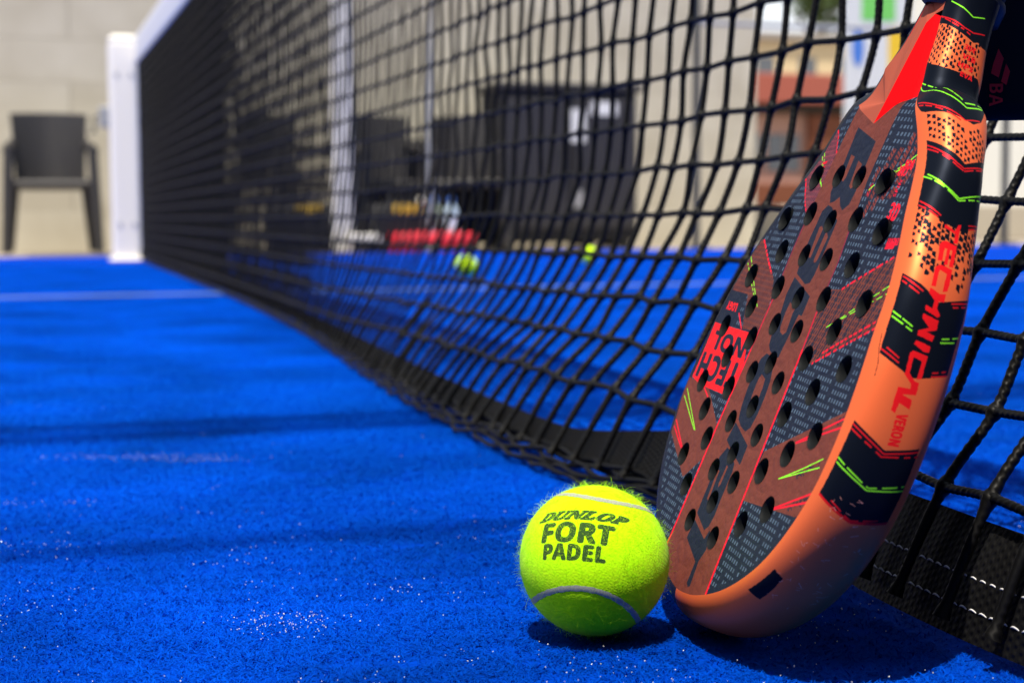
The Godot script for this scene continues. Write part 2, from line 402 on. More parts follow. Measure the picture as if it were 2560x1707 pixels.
func paint_face() -> Image:
	var img := Image.create_empty(1050, 1250, false, Image.FORMAT_RGB8)
	img.fill(NAVY)
	# woven carbon: rows of short light dashes in groups of six
	var dash := lin(.085, .13, .185)
	var r := 0
	var v := -124.0
	while v < 118.0:
		var shift := fmod((r / 3) * 7.3, 18.6)
		var x := -108.0 - shift
		while x < 108.0:
			for k in 6:
				var px := Vector2((x + k * 2.55 + 105.0) * 5.0, (125.0 - v) * 5.0)
				if true:
					var c := dash.lerp(NAVY, rng.randf() * 0.25)
					fill_poly(img, PackedVector2Array([px + Vector2(0, -4.4), px + Vector2(6.2, -4.4), px + Vector2(5.4, 4.4), px + Vector2(-0.8, 4.4)]), c)
			x += 18.6
		v += 3.35
		r += 1
	# dark rim of the face, free of weave
	for i in range(0, outline.size() - 1):
		for s in [-1.0, 1.0]:
			if outline[i].y > 0.11: continue
			var a: Vector3 = outline[i]
			var b: Vector3 = outline[i + 1]
			stroke(img, Vector2((s * a.x * 1000 + 105) * 5, (125 - a.y * 1000) * 5), Vector2((s * b.x * 1000 + 105) * 5, (125 - b.y * 1000) * 5), 26.0, NAVY)
	# brown fields, the hatched ones with dark ticks
	var k := 0
	for q in FACE_BROWN:
		var poly := face_px(q)
		fill_poly(img, poly, BROWN if k != 4 else lin(.19, .042, .055))
		if k in [0, 2, 4]:
			var lo := Vector2(1e9, 1e9)
			var hi := -lo
			for p in poly:
				lo = lo.min(p); hi = hi.max(p)
			var y := lo.y
			var odd := 0
			while y < hi.y:
				var x := lo.x + (odd % 2) * 6.0
				while x < hi.x:
					var p := Vector2(x, y)
					if inside_poly(p, poly):
						stroke(img, p + Vector2(-2.5, 5), p + Vector2(2.0, -4), 3.6, NAVY)
					x += 11.5
				y += 13.0
				odd += 1
			if k == 0:   # dark columns across the right-hand field
				var cx := lo.x - 60.0
				while cx < hi.x + 60.0:
					var c0 := Vector2(cx, lo.y)
					var steps := 90
					for m in steps:
						var p := c0 + Vector2(-60.0, hi.y - lo.y) * (m / float(steps))
						var p2 := c0 + Vector2(-60.0, hi.y - lo.y) * ((m + 1) / float(steps))
						if inside_poly(p, poly): stroke(img, p, p2, 5.0, NAVY)
					cx += 31.0
		k += 1
	for q in FACE_NAVY:
		var poly := face_px(q)
		if q == FACE_NAVY[2]: fill_poly(img, poly, NAVY)
	# brown chips in columns beside the throat
	var chips := face_px([-253, 915, -435, 1047, -560, 950, -629, 806, -316, 602, -267, 741])
	for cx in range(-700, -240, 46):
		var y := 560.0
		while y < 1080.0:
			var h := rng.randf_range(45, 95)
			var q := face_px([cx, y, cx + 26, y + 8, cx + 22, y + h + 8, cx - 4, y + h])
			if inside_poly(q[0], chips) and inside_poly(q[2], chips):
				fill_poly(img, q, BROWN.lerp(RED_FACE, 0.08 if rng.randf() < 0.9 else 0.5))
				for m in range(0, int(h), 18): stroke(img, face_px([cx + 3, y + m])[0], face_px([cx + 22, y + m + 14])[0], 2.6, NAVY)
			y += h + rng.randf_range(4, 14)
	for q in FACE_RED: fill_poly(img, face_px(q), RED)
	# the middle band with its big letters
	fill_poly(img, face_px([335, -1200, 318, -1000, 300, -300, 280, 192, 288, 430, 240, 1082, 236, 1200, -230, 1200, -222, 1075, -212, 780, -262, 430, -262, 192, -285, -281, -330, -1000, -345, -1200]), BROWN)
	var maroon := lin(.20, .018, .045)
	line(img, face_px([280, 192, 288, 430, 276, 640]), 5.0, maroon)
	line(img, face_px([-262, 192, -260, 430, -240, 560]), 5.0, maroon)
	for q in FACE_LETTERS: fill_poly(img, face_px(q), NAVY)
	for q in FACE_SLOTS: fill_poly(img, face_px(q), BROWN)
	line(img, face_px([338, -1180, 319, -1000, 313, -459, 291, -63]), 8.5, RED_FACE)
	line(img, face_px([291, -63, 281, 194]), 7.0, RED_FACE.lerp(maroon, 0.4))
	line(img, face_px([-341, -1180, -325, -1000, -288, -281, -274, 17]), 8.5, RED_FACE)
	line(img, face_px([-274, 17, -258, 192]), 7.0, RED_FACE.lerp(maroon, 0.4))
	# small dark flecks between the pairs of lines
	for q in [[-700, -468, -880, -382], [-760, -590, -905, -520], [-860, -205, -940, -170]]:
		var p := face_px(q)
		for m in 26:
			var t := p[0].lerp(p[1], rng.randf()) + Vector2(rng.randf_range(-4, 4), rng.randf_range(-5, 5))
			stroke(img, t, t + Vector2(rng.randf_range(3, 9), rng.randf_range(-5, 5)), rng.randf_range(2, 4), NAVY)
	for q in FACE_REDLINE: line(img, face_px(q), 4.5, RED_FACE)
	for q in FACE_DASH.slice(0, 6): line(img, face_px(q), 5.5, RED_FACE, 14.0, 6.0)
	var g := 0
	for q in FACE_GREEN:
		if g < 2 or g > 5: line(img, face_px(q), 2.8, GREEN, 24.0, 9.0)
		else: line(img, face_px(q), 2.8, GREEN)
		g += 1
	# small print
	letters(img, "NOL", Vector2(338, 640), Vector2(-225, 4), Vector2(2, 44), NAVY, false, 4.0)
	letters(img, "TECH", Vector2(362, 698), Vector2(-272, 6), Vector2(4, 62), NAVY, false, 5.0)
	letters(img, "3D", face_px([-505, 705])[0], face_px([-545, 700])[0] - face_px([-505, 705])[0] + Vector2(20, 0), Vector2(4, 38), RED_FACE, false, 1.5)
	letters(img, "SPIN", face_px([-500, 730])[0], Vector2(-6, -38), Vector2(-10, 0), RED_FACE)
	letters(img, "CAR", face_px([-480, 870])[0], Vector2(-30, 2), Vector2(4, 22), RED_FACE, false, 1.5)
	letters(img, "BON", face_px([-500, 900])[0], Vector2(-30, 2), Vector2(4, 22), RED_FACE, false, 1.5)
	letters(img, "ENERGY", face_px([-705, 560])[0], Vector2(-48, 4), Vector2(3, 15), RED_FACE, false, 1.0)
	fill_poly(img, face_px([-620, 505, -690, 512, -692, 540, -622, 534]), RED_FACE)
	fill_poly(img, face_px([350, 860, 440, 860, 440, 874, 350, 874]), RED_FACE)
	letters(img, "MULTI", face_px([345, 846])[0], face_px([445, 846])[0] - face_px([345, 846])[0], Vector2(4, 17), RED_FACE, false, 1.5)
	letters(img, "LOGY", face_px([690, 120])[0], face_px([830, 120])[0] - face_px([690, 120])[0], Vector2(4, 20), RED, false, 2.0)
	return img

func paint_rim(marks: bool) -> Image:
	var img := Image.create_empty(1825, 256, false, Image.FORMAT_RGB8)
	img.fill(ORANGE)
	var z := 0
	for q in RIM_HALFTONE:
		var poly := rim_px(q)
		var lo := Vector2(1e9, 1e9)
		var hi := -lo
		for p in poly:
			lo = lo.min(p); hi = hi.max(p)
		var y := lo.y
		var odd := 0
		while y < hi.y:
			var x := lo.x - (odd % 2) * 7.0
			while x < hi.x:
				var p := Vector2(x, y) + Vector2(rng.randf_range(-2, 2), rng.randf_range(-1.5, 1.5))
				var keep := 0.95
				if z == 2: keep = clampf((x - lo.x) / (hi.x - lo.x) * 1.1 + (y - 60.0) / 400.0, 0.0, 1.0) * 0.95
				if inside_poly(p, poly) and rng.randf() < keep:
					var s := rng.randf_range(0.85, 1.4) * (0.8 if z < 2 else 1.0)
					if odd % 2 == 0: fill_poly(img, PackedVector2Array([p + Vector2(-6, 4) * s, p + Vector2(-2, -4) * s, p + Vector2(5, -4) * s, p + Vector2(6, 3) * s]), NAVY_RIM)
					else: fill_poly(img, PackedVector2Array([p + Vector2(-5, -4) * s, p + Vector2(6, -3) * s, p + Vector2(1, 5) * s, p + Vector2(-4, 4) * s]), NAVY_RIM)
				x += 15.5
			y += 10.6
			odd += 1
		z += 1
	for q in RIM_NAVY:
		if q[0] == 2770 or q[0] == 3258 or q[0] == 3577 or q[0] == 2135 or q[0] == 1535: pass
		fill_poly(img, rim_px(q), NAVY_RIM)
	# the thin orange strip of the near throat stays; the last centimetres under the collar are navy
	fill_poly(img, PackedVector2Array([Vector2(1740, 0), Vector2(1825, 0), Vector2(1825, 256), Vector2(1700, 256), Vector2(1690, 170)]), NAVY_RIM)
	if not marks:
		img.fill_rect(Rect2i(0, 0, 1825, 74), NAVY_RIM)
		return img
	z = 0
	for q in RIM_REDLINE:
		line(img, rim_px(q), 4.6 if z == 2 else 3.2, RED.lerp(NAVY_RIM, 0.12), 0.0 if z % 2 == 0 else 22.0, 7.0)
		z += 1
	z = 0
	for q in RIM_GREEN:
		line(img, rim_px(q), 3.2, GREEN, 26.0 if z in [0, 2, 3, 4, 6, 8] else 0.0, 7.0)
		z += 1
	for q in RIM_LETTERS: fill_poly(img, rim_px(q), RED)
	letters(img, "VERON", Vector2(805, 112), Vector2(-58, 4), Vector2(4, 20), RED, false, 1.6)
	letters(img, "3DE", Vector2(1668, 112), Vector2(-1, 36), Vector2(12, 1), RED, false, 1.0)
	letters(img, "VIB", Vector2(1645, 112), Vector2(-1, 42), Vector2(12, 1), RED, false, 1.0)
	letters(img, "HPS", Vector2(1622, 106), Vector2(-1, 46), Vector2(12, 1), RED, false, 1.0)
	letters(img, "EVA", Vector2(1602, 118), Vector2(-1, 40), Vector2(11, 1), RED, false, 1.0)
	line(img, PackedVector2Array([Vector2(941, 32), Vector2(912, 36), Vector2(884, 45), Vector2(858, 47)]), 1.5, lin(.05, .02, .015))
	# scuffs on the lower edge
	for i in 60:
		var p := Vector2(rng.randf_range(380, 640), rng.randf_range(60, 170))
		stroke(img, p, p + Vector2(rng.randf_range(-9, 9), rng.randf_range(-14, 14)), rng.randf_range(0.8, 1.4), ORANGE.lerp(Color.WHITE, 0.35))
	return img

func make_racket() -> void:
	make_outline()
	var bs := Basis(Vector3(.18382, -.04704, .98183), Vector3(.38488, .92255, -.02786), Vector3(-.90448, .38301, .18769)).orthonormalized()
	var t := thing("padel_racket", "orange and navy padel racket with red lettering leaning against the net", "racket", Vector3(.11763, .12750, -.68572))
	t.basis = bs
	var relief := noise_tex(0.05, 5, 256)
	# --- the drilled face
	var pts := PackedVector2Array()
	var holes := []
	for i in range(0, HOLES.size(), 2):
		var r := 0.0058 if absf(HOLES[i]) > 200 else 0.0053
		holes.append([Vector2(-HOLES[i] * 1e-4, HOLES[i + 1] * 1e-4), r])
	var cut := PackedVector2Array()      # the face's border
	for i in outline.size():
		if outline[i].y < 0.1186: cut.append(Vector2(outline[i].x, outline[i].y))
	var c_pt := cut[-1]
	cut.append(Vector2(.0026, .1048))
	var i_far := 0
	while outline[i_far].y < 0.1150: i_far += 1
	for i in range(outline.size() - 1, 0, -1):
		if i <= i_far: cut.append(Vector2(-outline[i].x, outline[i].y))
	for i in cut.size():
		var a := cut[i]
		var b := cut[(i + 1) % cut.size()]
		var steps := maxi(1, int(a.distance_to(b) / 0.0035))
		for k in steps: pts.append(a.lerp(b, k / float(steps)))
	for h in holes:
		for k in 26: pts.append(h[0] + Vector2(cos(TAU * k / 26), sin(TAU * k / 26)) * h[1])
		for k in 26: pts.append(h[0] + Vector2(cos(TAU * (k + .5) / 26), sin(TAU * (k + .5) / 26)) * (h[1] + 0.0014))
	var y := -0.115
	while y < 0.118:
		var x := -0.093
		while x < 0.094:
			var p := Vector2(x, y)
			var ok := inside_poly(p, cut)
			for h in holes:
				if p.distance_to(h[0]) < h[1] + 0.0022: ok = false
			if ok: pts.append(p)
			x += 0.006
		y += 0.006
	var tri := Geometry2D.triangulate_delaunay(pts)
	for back in [false, true]:
		var v := PackedVector3Array()
		var n := PackedVector3Array()
		var uv := PackedVector2Array()
		var idx := PackedInt32Array()
		for p in pts:
			var w := face_w(p)
			v.append(Vector3(p.x, p.y, -T - w if back else w))
			uv.append(Vector2((p.x * 1000 + 105) / 210.0, (125 - p.y * 1000) / 250.0))
			n.append(Vector3(0, 0, -1 if back else 1))
		for i in range(0, tri.size(), 3):
			var mid := (pts[tri[i]] + pts[tri[i + 1]] + pts[tri[i + 2]]) / 3.0
			if not inside_poly(mid, cut): continue
			var bad := false
			for h in holes:
				if mid.distance_to(h[0]) < h[1] * 0.985: bad = true
			if bad: continue
			var q := [tri[i], tri[i + 1], tri[i + 2]]
			var nn := (v[q[2]] - v[q[0]]).cross(v[q[1]] - v[q[0]])
			if (nn.z < 0) != back: q = [q[0], q[2], q[1]]
			for k in q: idx.append(k)
		if back:
			put("back_face", arrays(v, n, uv, idx), mat(NAVY, 0.5), t)
		else:
			var fm := textured(paint_face(), 0.62, 0.22)
			fm.heightmap_enabled = true
			fm.heightmap_texture = face_relief()
			fm.heightmap_scale = 0.06
			put("face", arrays(v, n, uv, idx), fm, t)
	# --- the frame: the near side and the far side of the rim
	var nm := textured(paint_rim(true), 0.40, 0.30)
	nm.metallic = .3
	nm.metallic_specular = .12
	put("frame_side", rim_side(1.0), nm, t)
	put("frame_side", rim_side(-1.0), textured(paint_rim(false), 0.48, 0.36), t)
	# --- linings of the holes, with a small chamfer at the mouth
	var lining := mat(lin(.007, .0085, .010), 0.65, 0.22)
	var shape := {}
	for h in holes:
		var r: float = h[1]
		if not shape.has(r):
			var g := []
			var prof := [[r + .0002, .0001], [r - .0002, -.0006], [r - .0006, -.0016], [r - .0008, -.004], [r - .0008, -T + .004], [r - .0002, -T + .0006], [r + .0002, -T - .0001]]
			for pr in prof:
				var row := []
				for k in 25: row.append(Vector3(cos(TAU * k / 24) * pr[0], sin(TAU * k / 24) * pr[0], pr[1]))
				g.append(row)
			var me := sheet(g, [], Vector3(0, 0, -T / 2), true)
			# the lining is seen from inside: turn its normals inwards
			var a := me.surface_get_arrays(0)
			var nn: PackedVector3Array = a[Mesh.ARRAY_NORMAL]
			for k in nn.size(): nn[k] = -nn[k]
			var ii: PackedInt32Array = a[Mesh.ARRAY_INDEX]
			for k in range(0, ii.size(), 3):
				var s := ii[k + 1]
				ii[k + 1] = ii[k + 2]
				ii[k + 2] = s
			shape[r] = arrays(a[Mesh.ARRAY_VERTEX], nn, a[Mesh.ARRAY_TEX_UV], ii)
		var o := put("hole", shape[r], lining, t)
		o.position = Vector3(h[0].x, h[0].y, 0)
	# --- the throat: an orange ridge between two red flanks
	var hi := []
	var far_in := []
	for i in outline.size():
		var o: Vector3 = outline[i]
		if i >= i_far: hi.append(Vector3(-o.x, o.y, -o.z))
		if o.y >= 0.132 and o.y <= 0.166: far_in.append(Vector3(-o.x + .0036 * clampf((o.y - .131) / .01, 0, 1), o.y + .001, -o.z + .001))
	var near := []
	for i in outline.size():
		var o: Vector3 = outline[i]
		if o.y >= c_pt.y - 1e-6: near.append(Vector3(o.x, o.y, -o.z))
	var B := Vector3(.0026, .1048, 0)
	var Hh := Vector3(.0036, .1149, -.0006)
	var I := Vector3(.0047, .1533, -.0035)
	var D := Vector3(.0068, .158, -.005)
	var K := Vector3(.0135, .1168, -.0065)
	var ring := []
	for p in hi:
		if p.y < 0.132: ring.append(p)
	ring.append_array(far_in)
	ring.append(hi[-1]); ring.append(near[-1])
	for i in range(near.size() - 1, -1, -1):
		if near[i].y > 0.159: ring.append(near[i])
	ring.append_array([D, I, Hh, B])
	for k in range(1, 12):
		var q := Vector2(B.x, B.y).lerp(Vector2(hi[0].x, hi[0].y), k / 12.0)
		ring.append(Vector3(q.x, q.y, face_w(q)))
	put("throat_ridge", poly3(ring), mat(lin(.34, .072, .040), 0.6, .2), t)
	var st := begin()
	st.set_smooth_group(-1)
	var red := [Hh, I, D]
	for i in range(near.size() - 1, -1, -1):
		if near[i].y <= 0.159: red.append(near[i])
	for i in range(1, red.size() - 1): tri3(st, K, red[i], red[i + 1])
	tri3(st, K, Hh, I)
	tri3(st, B, Hh, K)
	var last := B
	for k in range(1, 13):
		var q := Vector2(B.x, B.y).lerp(c_pt, k / 12.0)
		var e := Vector3(q.x, q.y, face_w(q))
		tri3(st, K, last, e)
		last = e
	put("throat_flank", done(st), mat(lin(.72, .003, .006), 0.55, .12), t)
	st = begin()
	st.set_smooth_group(-1)
	var farpts := []
	for p in hi:
		if p.y >= 0.1315 and p.y <= 0.166: farpts.append(p)
	for i in mini(farpts.size(), far_in.size()) - 1:
		tri3(st, farpts[i], far_in[i], farpts[i + 1])
		tri3(st, far_in[i], far_in[i + 1], farpts[i + 1])
	put("throat_flank", done(st), mat(lin(.72, .003, .006), 0.55, .12), t)
	# --- collar, grip, butt cap
	var rub := mat(lin(.008, .009, .012), 0.5)
	var prof := [[.0150, .163], [.0178, .1645], [.0182, .172], [.0172, .1745]]
	put("collar", lathe(prof, Vector3(0, 0, -T / 2), Vector2(.78, 1.05)), rub, t)
	var gp := []
	for i in 60:
		var q := i / 59.0
		gp.append([.0163 + .0006 * absf(sin(q * 15.0 * PI)), .1735 + q * .112])
	put("grip", lathe(gp, Vector3(0, 0, -T / 2), Vector2(.85, 1.0)), mat(lin(.010, .011, .014), 0.75), t)
	put("butt_cap", lathe([[.0170, .2850], [.0190, .287], [.0190, .295], [.0150, .299], [.0001, .2995]], Vector3(0, 0, -T / 2), Vector2(.85, 1.0)), rub, t)
	# --- the wrist strap: a loop of webbing that hangs from the butt
	var inv := t.transform.affine_inverse()
	var butt := t.transform * Vector3(0, .294, -T / 2)
	var fx := Vector3(1, 0, .12).normalized()     # width of the webbing
	var fz := Vector3(-.12, 0, 1).normalized()
	var cx := Vector3(.2285, 0, -.725)
	var path := []
	for i in 9: path.append(butt.lerp(cx + UPV * .345 + fz * .006, i / 9.0) + UPV * sin(i / 9.0 * PI) * .012)
	for i in 12: path.append(cx + UPV * lerpf(.345, .236, i / 11.0) + fz * .007)
	for i in range(1, 8): path.append(cx + UPV * (.236 - .0075 * sin(PI * i / 8.0)) + fz * .007 * cos(PI * i / 8.0))
	for i in 12: path.append(cx + UPV * lerpf(.236, .345, i / 11.0) - fz * .007)
	for i in 9: path.append((cx + UPV * .345 - fz * .006).lerp(butt, (i + 1) / 9.0))
	var wg := []
	for layer in [0.0011, -0.0011]:
		var g := []
		for i in path.size():
			var d: Vector3 = (path[mini(i + 1, path.size() - 1)] - path[maxi(i - 1, 0)]).normalized()
			var nn := d.cross(fx).normalized()
			var row := []
			for k in 7: row.append(inv * (path[i] + fx * (k / 6.0 - .5) * .0345 + nn * layer))
			g.append(row)
		wg.append(sheet(g, [], inv * (cx + UPV * .29)))
	st = begin()
	st.append_from(wg[0], 0, Transform3D.IDENTITY)
	st.append_from(wg[1], 0, Transform3D.IDENTITY)
	put("wrist_strap", st.commit(), mat(lin(.007, .0075, .009), 0.7, 0.3), t)
	var print_red := mat(lin(.90, .010, .014), 0.6)
	for q in [[[.2230, .2594], [.2254, .2549], [.2233, .2464], [.2199, .2483], [.2208, .2526]], [[.2265, .2526], [.2283, .2491], [.2268, .2430], [.2244, .2445]]]:
		var ps := []
		for p in q: ps.append(inv * (cx + fx * (p[0] - cx.x) + UPV * p[1] + fz * .0086))
		put("strap_print", poly3(ps, inv.basis * fz), print_red, t)
	var tm := TextMesh.new()
	var f := SystemFont.new()
	f.font_names = PackedStringArray(["Droid Sans"])
	f.font_weight = 700
	tm.text = "BA"
	tm.font = f
	tm.font_size = 32
	tm.pixel_size = 0.00026
	tm.depth = 0.0
	tm.horizontal_alignment = HORIZONTAL_ALIGNMENT_LEFT
	var txt := put("strap_lettering", tm, print_red, t)
	txt.transform = Transform3D(inv.basis * Basis(-UPV, fx, fz), inv * (cx + UPV * .2390 + fx * (.2222 - cx.x) + fz * .0086))
	tm.horizontal_alignment = HORIZONTAL_ALIGNMENT_CENTER

func face_w(p: Vector2) -> float:
	var hw := half_width(p.y)
	return -hw.y * smoothstep(0.45, 1.0, absf(p.x) / maxf(hw.x, 1e-4))

func face_relief() -> ImageTexture:
	# the fine raised crackle of the playing surface
	var n := FastNoiseLite.new()
	n.seed = 31
	n.noise_type = FastNoiseLite.TYPE_CELLULAR
	n.cellular_return_type = FastNoiseLite.RETURN_DISTANCE2_SUB
	n.frequency = 0.035
	var img := n.get_image(512, 610)
	img.convert(Image.FORMAT_L8)
	img.resize(1050, 1250)
	return ImageTexture.create_from_image(img)

func tri3(st: SurfaceTool, a: Vector3, b: Vector3, c: Vector3, up := Vector3(0, 0, 1)) -> void:
	if (c - a).cross(b - a).dot(up) < 0:
		var x := b
		b = c
		c = x
	st.add_vertex(a); st.add_vertex(b); st.add_vertex(c)

func poly3(ring: Array, up := Vector3(0, 0, 1)) -> ArrayMesh:
	var e1 := up.cross(Vector3(0.2, 1, 0.1)).normalized()
	var e2 := up.cross(e1)
	var q := PackedVector2Array()
	for p in ring: q.append(Vector2(p.dot(e1), p.dot(e2)))
	var tri := Geometry2D.triangulate_polygon(q)
	var st := begin()
	st.set_smooth_group(-1)
	for i in range(0, tri.size(), 3): tri3(st, ring[tri[i]], ring[tri[i + 1]], ring[tri[i + 2]], up)
	return done(st)

func lathe(prof: Array, c: Vector3, squash := Vector2.ONE, sides := 28) -> ArrayMesh:
	var g := []
	for p in prof:
		var row := []
		for k in sides + 1: row.append(c + Vector3(cos(TAU * k / sides) * p[0] * squash.x, p[1], sin(TAU * k / sides) * p[0] * squash.y))
		g.append(row)
	var mid := c + Vector3(0, (prof[0][1] + prof[-1][1]) / 2.0, 0)
	return sheet(g, [], mid, true)

# ------------------------------------------------------------------ balls
const BALL_R := 0.0331
func seam_dir(t: float) -> Vector3:
	var a := 0.80
	var b := 1.0 - a
	return Vector3(a * cos(t) + b * cos(3 * t), a * sin(t) - b * sin(3 * t), 2.0 * sqrt(a * b) * sin(2 * t)).normalized()

func seam_mesh(rot: Basis, r: float, width := 0.0013) -> ArrayMesh:
	var g := []
	for i in 241:
		var t := TAU * i / 240.0
		var p := rot * seam_dir(t)
		var d := (rot * seam_dir(t + .01) - rot * seam_dir(t - .01)).normalized()
		var side := p.cross(d).normalized()
		var row := []
		for k in 7:
			var x := k / 3.0 - 1.0
			row.append((p * (r + .00012 + .00012 * (1 - x * x)) + side * x * width * (1.0 + .16 * sin(i * 1.7) * sin(i * .53))))
		g.append(row)
	return sheet(g, [], Vector3.ZERO)

func make_near_ball() -> void:
	var t := thing("padel_ball", "fuzzy yellow green padel ball with dark printed lettering in front of the racket", "ball", Vector3(.03601, .0325, -.68125))
	var c := Vector3(-.27008, .47014, .84025)
	var ax := Vector3(.95116, -.00521, .30864)
	var ay := Vector3(.14948, .88258, -.44577)
	var size := 1400
	var span := 84.0     # millimetres across the print
	var img := Image.create_empty(size, size, false, Image.FORMAT_RGB8)
	var felt := lin(.42, .92, .002)
	var ink := lin(.018, .045, .022)
	img.fill(Color.BLACK)
	var px := func(x: float, y: float) -> Vector2: return Vector2((x / span + .5) * size, (.5 - y / span) * size)
	var e := func(x: float, y: float) -> Vector2: return Vector2(x, -y) / span * size
	letters(img, "DUNLOP", px.call(-21.5, 8.6), e.call(40.0, 1.2), e.call(3.6, 4.4), Color.WHITE, true, 16.0)
	letters(img, "FORT", px.call(-17.2, -1.6), e.call(32.6, 0.4), e.call(.2, 8.8), Color.WHITE, false, 15.0)
	letters(img, "PADEL", px.call(-15.6, -9.2), e.call(28.6, 0.2), e.call(0.2, 6.6), Color.WHITE, false, 12.0)
	var d := img.get_data()
	var nz := FastNoiseLite.new()
	nz.seed = 4
	nz.frequency = 0.16
	var soft := FastNoiseLite.new()
	soft.seed = 8
	soft.frequency = 0.02
	for y in size:
		for x in size:
			var i := (y * size + x) * 3
			var f := nz.get_noise_2d(x, y)
			var s := soft.get_noise_2d(x * .6, y)
			var jx := clampi(x + int(f * 3.6), 0, size - 1)
			var jy := clampi(y + int(nz.get_noise_2d(x + 500, y) * 3.6), 0, size - 1)
			var m := d[(jy * size + jx) * 3] / 255.0
			var col := felt.lerp(lin(.52, .93, .005), clampf(.5 + f * .5 + s * .5, 0, 1))
			if m > 0.5: col = ink.lerp(felt, clampf(.10 + f * .34, 0, .42))
			img.set_pixel(x, y, col)
	var fm := textured(img, 0.95, 0.15)
	fm.rim_enabled = true
	fm.rim = 0.15
	fm.rim_tint = 0.8
	fm.heightmap_enabled = true
	fm.heightmap_texture = noise_tex(0.11, 77, 512)
	fm.heightmap_scale = 0.012
	var rows := 72
	var v := []
	var uvs := []
	for i in rows + 1:
		var r1 := []
		var r2 := []
		var th := PI * i / rows
		for k in 97:
			var ph := TAU * k / 96
			r1.append((c * cos(th) + (ax * cos(ph) + ay * sin(ph)) * sin(th)) * BALL_R)
			var q := Vector2(cos(ph), sin(ph)) * th * BALL_R * 1000.0
			r2.append(Vector2(clampf(q.x / span + .5, .01, .99), clampf(.5 - q.y / span, .01, .99)))
		v.append(r1); uvs.append(r2)
	put("felt", sheet(v, uvs, Vector3.ZERO, true), fm, t)
	var rot := Basis(Vector3(.829, .4928, -.2643), Vector3(-.559, .743, -.368), Vector3(.015, .4528, .8915)).orthonormalized()
	var sm := mat(lin(.40, .43, .36), 0.9, 0.2)
	sm.albedo_texture = noise_tex(0.08, 21, 256, Color(.75, .75, .72), Color.WHITE)
	sm.uv1_triplanar = true
	sm.uv1_scale = Vector3.ONE * 60
	put("seam", seam_mesh(rot, BALL_R), sm, t)
	# loose fibres of the felt
	var V := PackedVector3Array()
	var NN := PackedVector3Array()
	var I := PackedInt32Array()
	for h in 15000:
		var p := Vector3(rng.randfn(), rng.randfn(), rng.randfn()).normalized()
		var skip := false
		for k in range(0, 120):
			if p.distance_squared_to(rot * seam_dir(TAU * k / 120.0)) < .0032: skip = true; break
		if skip: continue
		var q := Vector3(rng.randfn(), rng.randfn(), rng.randfn()).normalized()
		var tan := (q - p * q.dot(p)).normalized()
		var bi := p.cross(tan)
		var long := rng.randf_range(.0016, .0034) if h % 6 else (rng.randf_range(.004, .0075) if h % 30 else rng.randf_range(.0055, .0095))
		if absf((p.dot(ax)) - .0) < .62 and p.dot(c) > .72: long *= .45
		var lift := rng.randf_range(.10, .42) if h % 6 else rng.randf_range(.25, .8)
		var w := .00005 if h % 6 else .00006
		var at := p * (BALL_R - .0001)
		var dir := (tan + p * lift).normalized()
		var curl := bi * rng.randf_range(-1.4, 1.4) - p * lift * .6
		var base := V.size()
		var segs := 4
		for k in segs + 1:
			var wv := dir.cross(p).normalized() * w * (1.0 - .6 * k / segs)
			V.append(at - wv); V.append(at + wv)
			var nn := (p + tan * .15).normalized()
			NN.append(nn); NN.append(nn)
			at += dir * long / segs
			dir = (dir + curl / segs).normalized()
		for k in segs:
			var fn := (V[base + k * 2 + 2] - V[base + k * 2]).cross(V[base + k * 2 + 1] - V[base + k * 2])
			for z in ([0, 1, 2, 1, 3, 2] if fn.dot(p) > 0 else [0, 2, 1, 1, 2, 3]): I.append(base + k * 2 + z)
	var hair := mat(lin(.50, .88, .01), 0.9, 0.1)
	hair.backlight_enabled = true
	hair.backlight = lin(.5, .8, .02)
	tag(put("felt_fibres", arrays(V, NN, PackedVector2Array(), I), hair, t), "", "", "", "stuff")

func make_far_ball(at: Vector3, label: String, turn: Vector3) -> void:
	var t := thing("padel_ball", label, "ball", at, 0.0, "yellow balls lying on the court behind the net")
	var s := SphereMesh.new()
	s.radius = BALL_R
	s.height = BALL_R * 2
	s.radial_segments = 40
	s.rings = 20
	put("felt", s, M.felt, t)
	put("seam", seam_mesh(Basis.from_euler(turn), BALL_R), M.seam, t)

# ------------------------------------------------------------------ the net
# How far right of the camera's line the net hangs at a place along it and a height: it bellies out at the foot and leans away above the racket.
const NS := [-3.02, 0.1, .5, .64, .80, 1.03, 1.38, 1.75, 2.46, 3.4, 4.6, 6.98]
const NY := [0.0, .05, .12, .2, .3, .5, .9]
const ND := [[.46, .46, .47, .475, .48, .49, .49], [.43, .445, .46, .48, .495, .50, .49], [.375, .395, .44, .48, .515, .52, .50], [.375, .40, .44, .485, .52, .53, .51], [.395, .415, .445, .485, .515, .53, .51], [.360, .39, .440, .483, .503, .515, .51], [.357, .395, .452, .485, .495, .50, .50], [.375, .41, .455, .483, .49, .495, .495], [.426, .44, .46, .475, .485, .49, .49], [.455, .465, .475, .482, .488, .49, .49], [.472, .478, .484, .488, .49, .49, .49], [.49, .49, .49, .49, .49, .49, .49]]

func hermite(x: float, xs: Array, ys: Array) -> float:
	var n := xs.size()
	x = clampf(x, xs[0], xs[n - 1])
	var i := 0
	while i < n - 2 and x > xs[i + 1]: i += 1
	var h: float = xs[i + 1] - xs[i]
	var t: float = (x - xs[i]) / h
	var m0: float = (ys[i + 1] - ys[maxi(i - 1, 0)]) / (xs[i + 1] - xs[maxi(i - 1, 0)])
	var m1: float = (ys[mini(i + 2, n - 1)] - ys[i]) / (xs[mini(i + 2, n - 1)] - xs[i])
	var t2 := t * t
	var t3 := t2 * t
	return (2 * t3 - 3 * t2 + 1) * ys[i] + (t3 - 2 * t2 + t) * h * m0 + (-2 * t3 + 3 * t2) * ys[i + 1] + (t3 - t2) * h * m1

